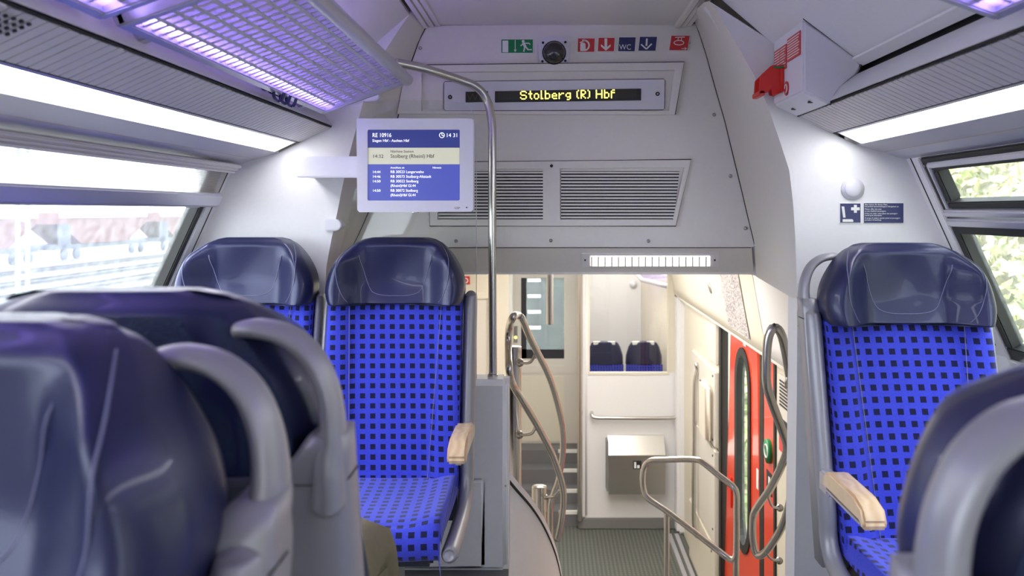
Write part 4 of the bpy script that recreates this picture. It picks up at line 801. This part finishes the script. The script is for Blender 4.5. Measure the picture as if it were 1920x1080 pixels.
# mid level compartment beyond the window
mc = struct(box('floor_mid', (.38, YE+.06, ZM-.05), (1.42, 12.4, ZM), M['floor']), 'floor of the compartment behind the window')
struct(box('wall_mid_end', (.36, 12.3, ZV), (1.36, 12.4, 1.12), M['white']), 'white end wall of the compartment behind the window')
struct(box('wall_mid_left', (.36, 9.7, ZM), (.38, 12.3, 1.1), M['white']), 'white partition of the compartment behind the window')
for i, (px, w_) in enumerate(((1134, 62), (1207, 78))):
    Ys = 9.9; x = (px-CX)*Ys/F
    t = thing('far_seat', 'small dark headrest seat seen through the vestibule window, '+('beside the steel post' if i == 0 else 'beside the window edge'), 'seat', (x, Ys, ZM), group='seats behind the vestibule window')
    rows = []
    for z, w in ((-.54, .210), (-.53, .220), (-.43, .215), (-.33, .185), (-.28, .155), (-.265, .12)):
        rows.append([Vector((x+w*math.cos(a)*(1 if True else 1), Ys+.06*math.sin(a), z)) for a in [k*math.pi/8 for k in range(16)]])
    loft('headrest', rows, M['leather'], t, closed=True, cap=True)
    for q in (-.10, .07): box('headrest_clip', (x+q-.04, Ys-.05, -.30), (x+q+.05, Ys-.035+.04, -.262), M['wht'], t, bevel=.004)
    uv = []; rows = []
    for z in (-1.0, -.8, -.53): rows.append([Vector((x-.22+.44*k/8, Ys-.055, z)) for k in range(9)]); uv += [(.45*k/8, z) for k in range(9)]
    loft('backrest', rows, M['fabric'], t, uv=uv); box('seat_base', (x-.2, Ys-.05, ZM), (x+.2, Ys+.05, -.55), M['shell'], t); box('seat_cushion', (x-.22, Ys-.5, -1.0), (x+.22, Ys-.05, -.94), M['shell'], t, bevel=.02)
cl2 = thing('call_lamp', 'tiny round lamp on the wall seen through the vestibule window', 'lamp', P(1187, 533, 12.3)); c0 = P(1187, 533, 12.3); cyl('base_ring', c0, c0+Vector((0, -.03, 0)), .055, M['bezel'], cl2); dome('lens', c0+Vector((0, -.03, 0)), (0, -1, 0), .04, .03, M['bezel'], cl2)
rk = thing('luggage_rack', 'far luggage rack edge at the top of the vestibule window', 'luggage rack', P(1230, 520, 10.5))
prism('tray', [P(1190, 505, 11.5), P(1258, 505, 11.5), P(1258, 521, 9.3), P(1204, 524, 10.6)], (0, 0, .02), M['acryl'], rk); tube('front_rail', [P(1186, 505, 11.6), P(1204, 525, 10.6), P(1230, 531, 9.9), P(1256, 537, 9.3)], .03, M['alu'], rk, smoothpath=False)
ml = thing('ceiling_light', 'unseen ceiling light added to brighten the compartment behind the vestibule window', 'light', (.9, 10.5, 1.05)); box('diffuser', (.6, 9.2, 1.06), (1.2, 11.8, 1.09), M['fill_light'], ml)  # lamp out of view, added because the compartment needs light
vl = thing('ceiling_light', 'unseen ceiling light added to brighten the lower vestibule', 'light', (.2, 6.3, 1.05)); box('diffuser', (-.5, 4.6, 1.07), (.9, 7.9, 1.10), M['fill_light'], vl); box('light_frame', (-.54, 4.56, 1.085), (.94, 7.94, 1.10), M['alu'], vl)  # lamp out of view, added under the ceiling to light the vestibule
# ---------------------------------------------------------------- rails and posts in the stairwell
pan = thing('stair_side_panel', 'white curved stair side panel with dark trim edge', 'panel', (-.1, 3.3, -2.0))
top = [P(950, 878, 3.10), P(972, 905, 3.16), P(995, 932, 3.24), P(1015, 962, 3.33), P(1032, 997, 3.43), P(1045, 1035, 3.54), P(1054, 1080, 3.66), P(1058, 1130, 3.8)]; tp_ = spline(top, 4)
loft('panel_face', [[Vector((p.x, p.y, ZV)) for p in tp_], tp_, [p+Vector((-.03, .03, 0)) for p in tp_]], M['white'], pan)
tube('trim_strip', [p+Vector((-.004, -.006, -.03)) for p in tp_], .006, M['rubber'], pan, smoothpath=False, res=6)
hr = thing('stair_handrail', 'double curved steel handrail loop on the left of the stairs', 'handrail', (-.05, 3.6, -.5))
A_ = [(1045, 1012, 4.0), (1053, 973, 3.95), (1056, 920, 3.88), (1040, 863, 3.78), (1022, 825, 3.7), (1003, 790, 3.62), (980, 752, 3.52), (962, 722, 3.45), (955, 695, 3.24), (953, 650, 3.41), (955, 612, 3.41), (962, 595, 3.24), (970, 591, 3.43), (979, 598, 3.46), (990, 625, 3.54), (1003, 652, 3.62), (1027, 700, 3.78), (1042, 745, 3.92), (1054, 800, 4.08), (1055, 850, 4.22), (1047, 900, 4.36), (1035, 935, 4.46), (1032, 965, 4.5), (1032, 1030, 4.5)]
tube('rail_tube', [P(*q) for q in A_], .0155, M['steel'], hr, res=12, k=5)
def bracket(root, a, mid_, b, r=.007, fl=.018):
    tube('bracket', [P(*a), P(*mid_), P(*b)], r, M['steel'], root, res=8); cyl('bracket_flange', P(*b)+Vector((0, .003, 0)), P(*b)+Vector((0, -.006, 0)), fl, M['steel'], root, res=14)
bracket(hr, (1004, 664, 3.64), (994, 679, 3.66), (975, 680, 3.70)); bracket(hr, (1006, 797, 3.64), (996, 813, 3.66), (974, 815, 3.70)); bracket(hr, (1050, 918, 3.9), (1040, 930, 4.0), (1024, 932, 4.05), fl=.012)
tag(cyl('steel_post', P(963, 650, 3.75), Vector((P(963, 650, 3.75).x, 3.75, ZV)), .036, M['steel'], res=28), 'tall round steel post behind the left handrail loop', 'post')
tag(cyl('steel_post', P(1011, 912, 4.1), Vector((P(1011, 912, 4.1).x, 4.1, ZV)), .037, M['steel'], res=28), 'short round steel post at the stair side panel', 'post')
hp = thing('hanging_pole', 'steel pole hanging from the vestibule ceiling before the gangway door', 'pole', P(1031, 505, 5.0)); q = P(1031, 608, 5.0); cyl('pole_tube', (q.x, q.y, q.z), (q.x, q.y, 1.10), .021, M['steel'], hp); cyl('ceiling_flange', (q.x, q.y, 1.085), (q.x, q.y, 1.10), .04, M['steel'], hp)
lp = thing('stair_barrier_rail', 'angular steel barrier rail loop on a post in the stairwell', 'rail', P(1300, 1050, 4.0))
q = [(1250, 862, 4.2), (1224, 863, 4.25), (1210, 872, 4.28), (1205, 893, 4.28), (1207, 918, 4.28), (1216, 935, 4.26), (1250, 958, 4.2), (1300, 996, 4.1), (1345, 1031, 4.0), (1368, 1048, 3.96), (1379, 1046, 3.94), (1381, 1020, 3.94), (1381, 960, 3.94), (1381, 928, 3.94), (1374, 912, 3.95), (1350, 893, 4.0), (1318, 867, 4.06), (1305, 862, 4.09), (1280, 861, 4.14)]
tube('rail_loop', [P(*v) for v in q], .0155, M['steel'], lp, res=12, k=4, closed=True)
for v in ((1250, 962, 4.2), (1380, 1040, 3.94)): a = P(*v); cyl('post', (a.x, a.y, ZV), a, .0145, M['steel'], lp)
rr = thing('stair_handrail', 'twisted steel handrail loop on the right of the stairs by the red door', 'handrail', (.85, 3.3, -.5))
q = [(1452, 614, 2.98), (1442, 628, 2.98), (1438, 655, 2.98), (1437, 690, 2.98), (1438, 722, 2.99), (1450, 762, 3.05), (1466, 805, 3.12), (1476, 840, 3.2), (1466, 872, 3.35), (1445, 915, 3.55), (1424, 945, 3.7), (1413, 965, 3.76), (1411, 1000, 3.78), (1415, 1032, 3.78), (1424, 1042, 3.76), (1440, 1030, 3.7), (1466, 988, 3.56), (1482, 935, 3.44), (1487, 870, 3.32), (1486, 800, 3.24), (1484, 740, 3.18), (1478, 690, 3.1), (1466, 630, 3.0)]
tube('rail_loop', [P(*v) for v in q], .0165, M['steel'], rr, res=12, k=4, closed=True)
for a, m_, b in (((1478, 700, 3.12), (1474, 722, 3.12), (1488, 731, 3.14)), ((1476, 838, 3.2), (1478, 860, 3.22), (1489, 868, 3.24)), ((1440, 930, 3.6), (1448, 949, 3.62), (1462, 952, 3.66)), ((1436, 1035, 3.7), (1446, 1048, 3.7), (1461, 1051, 3.72))): bracket(rr, a, m_, b, .0055, .016)
vb = thing('grab_bar', 'vertical steel grab bar on the cream wall beyond the red door', 'rail', (1.3, 7.5, -1.3))
tube('bar_tube', [P(1308, 684, 7.44), P(1306, 684, 7.40), P(1308, 694, 7.4), P(1303, 720, 7.4), P(1302, 800, 7.4), P(1301, 900, 7.4), P(1301, 975, 7.4), P(1304, 1000, 7.4), P(1308, 1006, 7.44)], .019, M['steel'], vb, res=10)
# ================================================================ PERSON
def person():
    me = bpy.data.meshes.new('person')
    J = dict(pel=(-.50, 1.24, .53), sp=(-.50, 1.19, .70), ch=(-.50, 1.19, .86), nk=(-.50, 1.25, .95), hd=(-.50, 1.29, .99), hd2=(-.50, 1.31, 1.03),
             hl=(-.60, 1.28, .52), kl=(-.60, 1.72, .56), al=(-.62, 1.74, .11), fl=(-.62, 1.88, .06), hr=(-.43, 1.28, .52), kr=(-.405, 1.74, .605), kr2=(-.39, 1.81, .55), ar=(-.375, 1.76, .12), fr=(-.375, 1.92, .06),
             shl=(-.66, 1.21, .88), ell=(-.70, 1.32, .68), wrl=(-.60, 1.48, .64), hal=(-.56, 1.56, .64), shr=(-.34, 1.21, .88), elr=(-.32, 1.32, .68), wrr=(-.44, 1.48, .64), har=(-.47, 1.56, .64))
    R = dict(pel=.14, sp=.13, ch=.14, nk=.055, hd=.075, hd2=.085, hl=.09, kl=.062, al=.05, fl=.042, hr=.09, kr=.078, kr2=.072, ar=.055, fr=.042, shl=.06, ell=.045, wrl=.03, hal=.03, shr=.06, elr=.045, wrr=.03, har=.03)
    ks = list(J); E = [('pel', 'sp'), ('sp', 'ch'), ('ch', 'nk'), ('nk', 'hd'), ('hd', 'hd2'), ('pel', 'hl'), ('hl', 'kl'), ('kl', 'al'), ('al', 'fl'), ('pel', 'hr'), ('hr', 'kr'), ('kr', 'kr2'), ('kr2', 'ar'), ('ar', 'fr'), ('ch', 'shl'), ('shl', 'ell'), ('ell', 'wrl'), ('wrl', 'hal'), ('ch', 'shr'), ('shr', 'elr'), ('elr', 'wrr'), ('wrr', 'har')]
    me.from_pydata([J[k] for k in ks], [(ks.index(a), ks.index(b)) for a, b in E], [])
    o = bpy.data.objects.new('person', me); C.objects.link(o); OFF[o.name] = Vector()
    md = o.modifiers.new('skin', 'SKIN'); o.modifiers.new('sub', 'SUBSURF').render_levels = 2
    for i, k in enumerate(ks):
        sv = me.skin_vertices[0].data[i]; sv.radius = (R[k], R[k]); sv.use_root = (k == 'pel')
    for m in ('khaki',): me.materials.append(M[m])
    ev = o.evaluated_get(bpy.context.evaluated_depsgraph_get()); m2 = bpy.data.meshes.new_from_object(ev)
    bpy.data.objects.remove(o)
    m2.materials.clear()
    for k in ('khaki', 'shirt', 'skin', 'shoe'): m2.materials.append(M[k])
    for p in m2.polygons:
        c = p.center; p.use_smooth = True
        p.material_index = 2 if c.z > .945 else (3 if c.z < .10 else (2 if (c.y > 1.47 and c.z > .61 and c.y < 1.65 and abs(c.x+.515) < .12) else (1 if c.z > .60 and c.y < 1.48 else 0)))
    o = bpy.data.objects.new('person', m2); C.objects.link(o); OFF[o.name] = Vector()
    tag(o, 'person in khaki cargo trousers seated behind the pebbled navy seat, knee showing', 'person')
    dome('hair', (-.50, 1.29, 1.02), (0, -.3, 1), .090, .085, M['hair'], o, lev=6)
    # trouser pocket flap and seam on the visible leg
    prism('pocket_flap', [(-.343, 1.66, .57), (-.343, 1.77, .545), (-.343, 1.755, .50), (-.343, 1.65, .52)], (-.012, 0, 0), M['khaki'], o, bevel=.003)
    tube('trouser_seam', [(-.355, 1.50, .56), (-.350, 1.62, .575), (-.350, 1.74, .585), (-.350, 1.81, .54)], .003, M['khaki'], o, res=6)
person()
# ================================================================ OUTSIDE
gz = -2.75
tag(box('ballast_ground', (-160, -60, gz-.3), (-1.6, 260, gz), M['ballast']), 'pale ballast ground of the rail yard outside the left window', 'ground', kind='structure')
for i, x in enumerate((-8.0, -14.0, -20.2, -24.3, -28.8, -34.0)):
    t = thing('railway_track', ('railway track beside the train', 'second railway track from the train', 'third railway track from the train', 'fourth railway track from the train', 'fifth railway track from the train', 'railway track in front of the hopper wagons')[i]+' outside the left window', 'track', (x, 40, gz), group='tracks in the rail yard')
    for q in (-.72, .72): box('rail', (x+q-.035, 10, gz+.05), (x+q+.035, 180, gz+.20), M['rail'], t)
    vs = []; f = []
    y = 12
    while y < 140:
        b = len(vs); x0, x1 = x-1.25, x+1.25
        vs += [(x0, y, gz), (x1, y, gz), (x1, y+.26, gz), (x0, y+.26, gz), (x0, y, gz+.06), (x1, y, gz+.06), (x1, y+.26, gz+.06), (x0, y+.26, gz+.06)]; f += [tuple(v+b for v in fc) for fc in HEX]; y += .62
    mk('sleepers', vs, f, M['sleeper'], t)['kind'] = 'stuff'
for i, (y0, y1) in enumerate(((34, 46), (48, 61), (63, 77.5), (79.5, 94), (96, 110))):
    t = thing('hopper_wagon', 'red brown hopper freight wagon standing in the yard outside the left window', 'wagon', (-39, (y0+y1)/2, gz), group='hopper wagons in the yard')
    prism('hopper_body', [(-37.6, y0+.5, gz+3.9), (-37.6, y1-.5, gz+3.9), (-37.6, y1-.5, gz+3.0), (-37.6, y1-3.5, gz+1.4), (-37.6, y0+3.5, gz+1.4), (-37.6, y0+.5, gz+3.0)], (-2.8, 0, 0), M['wagon'], t)
    box('top_band', (-37.58, y0+.4, gz+3.5), (-37.5, y1-.4, gz+3.95), M['wagwhite'], t); box('underframe', (-40.2, y0, gz+1.0), (-37.7, y1, gz+1.4), M['wagdark'], t)
    for yy in (y0+1.2, y0+2.9, y1-2.9, y1-1.2): cyl('wheel', (-37.8, yy, gz+.65), (-37.6, yy, gz+.65), .46, M['wagdark'], t, res=16)
    box('end_ladder', (-37.62, y0+.2, gz+1.4), (-37.5, y0+1.8, gz+3.0), M['wagdark'], t)
for i, (x, y) in enumerate(((-17.2, 27.0), (-17.2, 52), (-17.2, 80))):
    t = thing('catenary_mast', 'grey lattice catenary mast between the tracks outside', 'mast', (x, y, gz), group='catenary masts')
    for q in (-.16, .16): box('mast_post', (x+q-.04, y-.06, gz), (x+q+.04, y+.06, 7.5), M['mast'], t)
    for k in range(12): box('lattice_bar', (x-.16, y-.03, gz+.5+k*.8), (x+.16, y+.03, gz+.56+k*.8), M['mast'], t)
    box('cross_arm', (x-3.2, y-.05, 3.6), (x+3.2, y+.05, 3.72), M['mast'], t)
# right bank
bank = tag(loft('embankment', [[Vector((2.6+3.6*(k/14)**1.1+.2*math.sin(k*2.1+y), y, -2.6+7.5*k/14+.15*math.sin(y*3+k))) for k in range(15)] for y in [i*.8-4 for i in range(40)]], M['earth']), 'dry earth embankment outside the right windows', 'embankment', kind='structure')
def foliage(name, n, m, lab, seed):
    rnd = random.Random(seed); vs = []; f = []
    for _ in range(n):
        u = rnd.random(); y = rnd.uniform(-3, 26); x = 2.6+3.6*u**1.1-rnd.uniform(0, .35); z = -2.6+7.5*u+rnd.uniform(-.1, .3); s_ = rnd.uniform(.03, .10)
        a = Vector((rnd.gauss(0, 1), rnd.gauss(0, 1), rnd.gauss(0, 1))).normalized()*s_; b_ = a.orthogonal().normalized()*s_*rnd.uniform(.3, .8); c = Vector((x, y, z)); k = len(vs)
        vs += [c-a, c+b_, c+a, c-b_]; f.append((k, k+1, k+2, k+3))
    me = bpy.data.meshes.new(name); me.from_pydata([tuple(v) for v in vs], [], f); me.materials.append(m); o = bpy.data.objects.new(name, me); C.objects.link(o)
    return tag(o, lab, 'foliage', kind='stuff')
foliage('bank_leaves', 45000, M['leaf'], 'pale green leaves covering the embankment outside the right windows', 3); foliage('dry_grass', 45000, M['leafy'], 'straw coloured dry grass covering the embankment outside', 4)
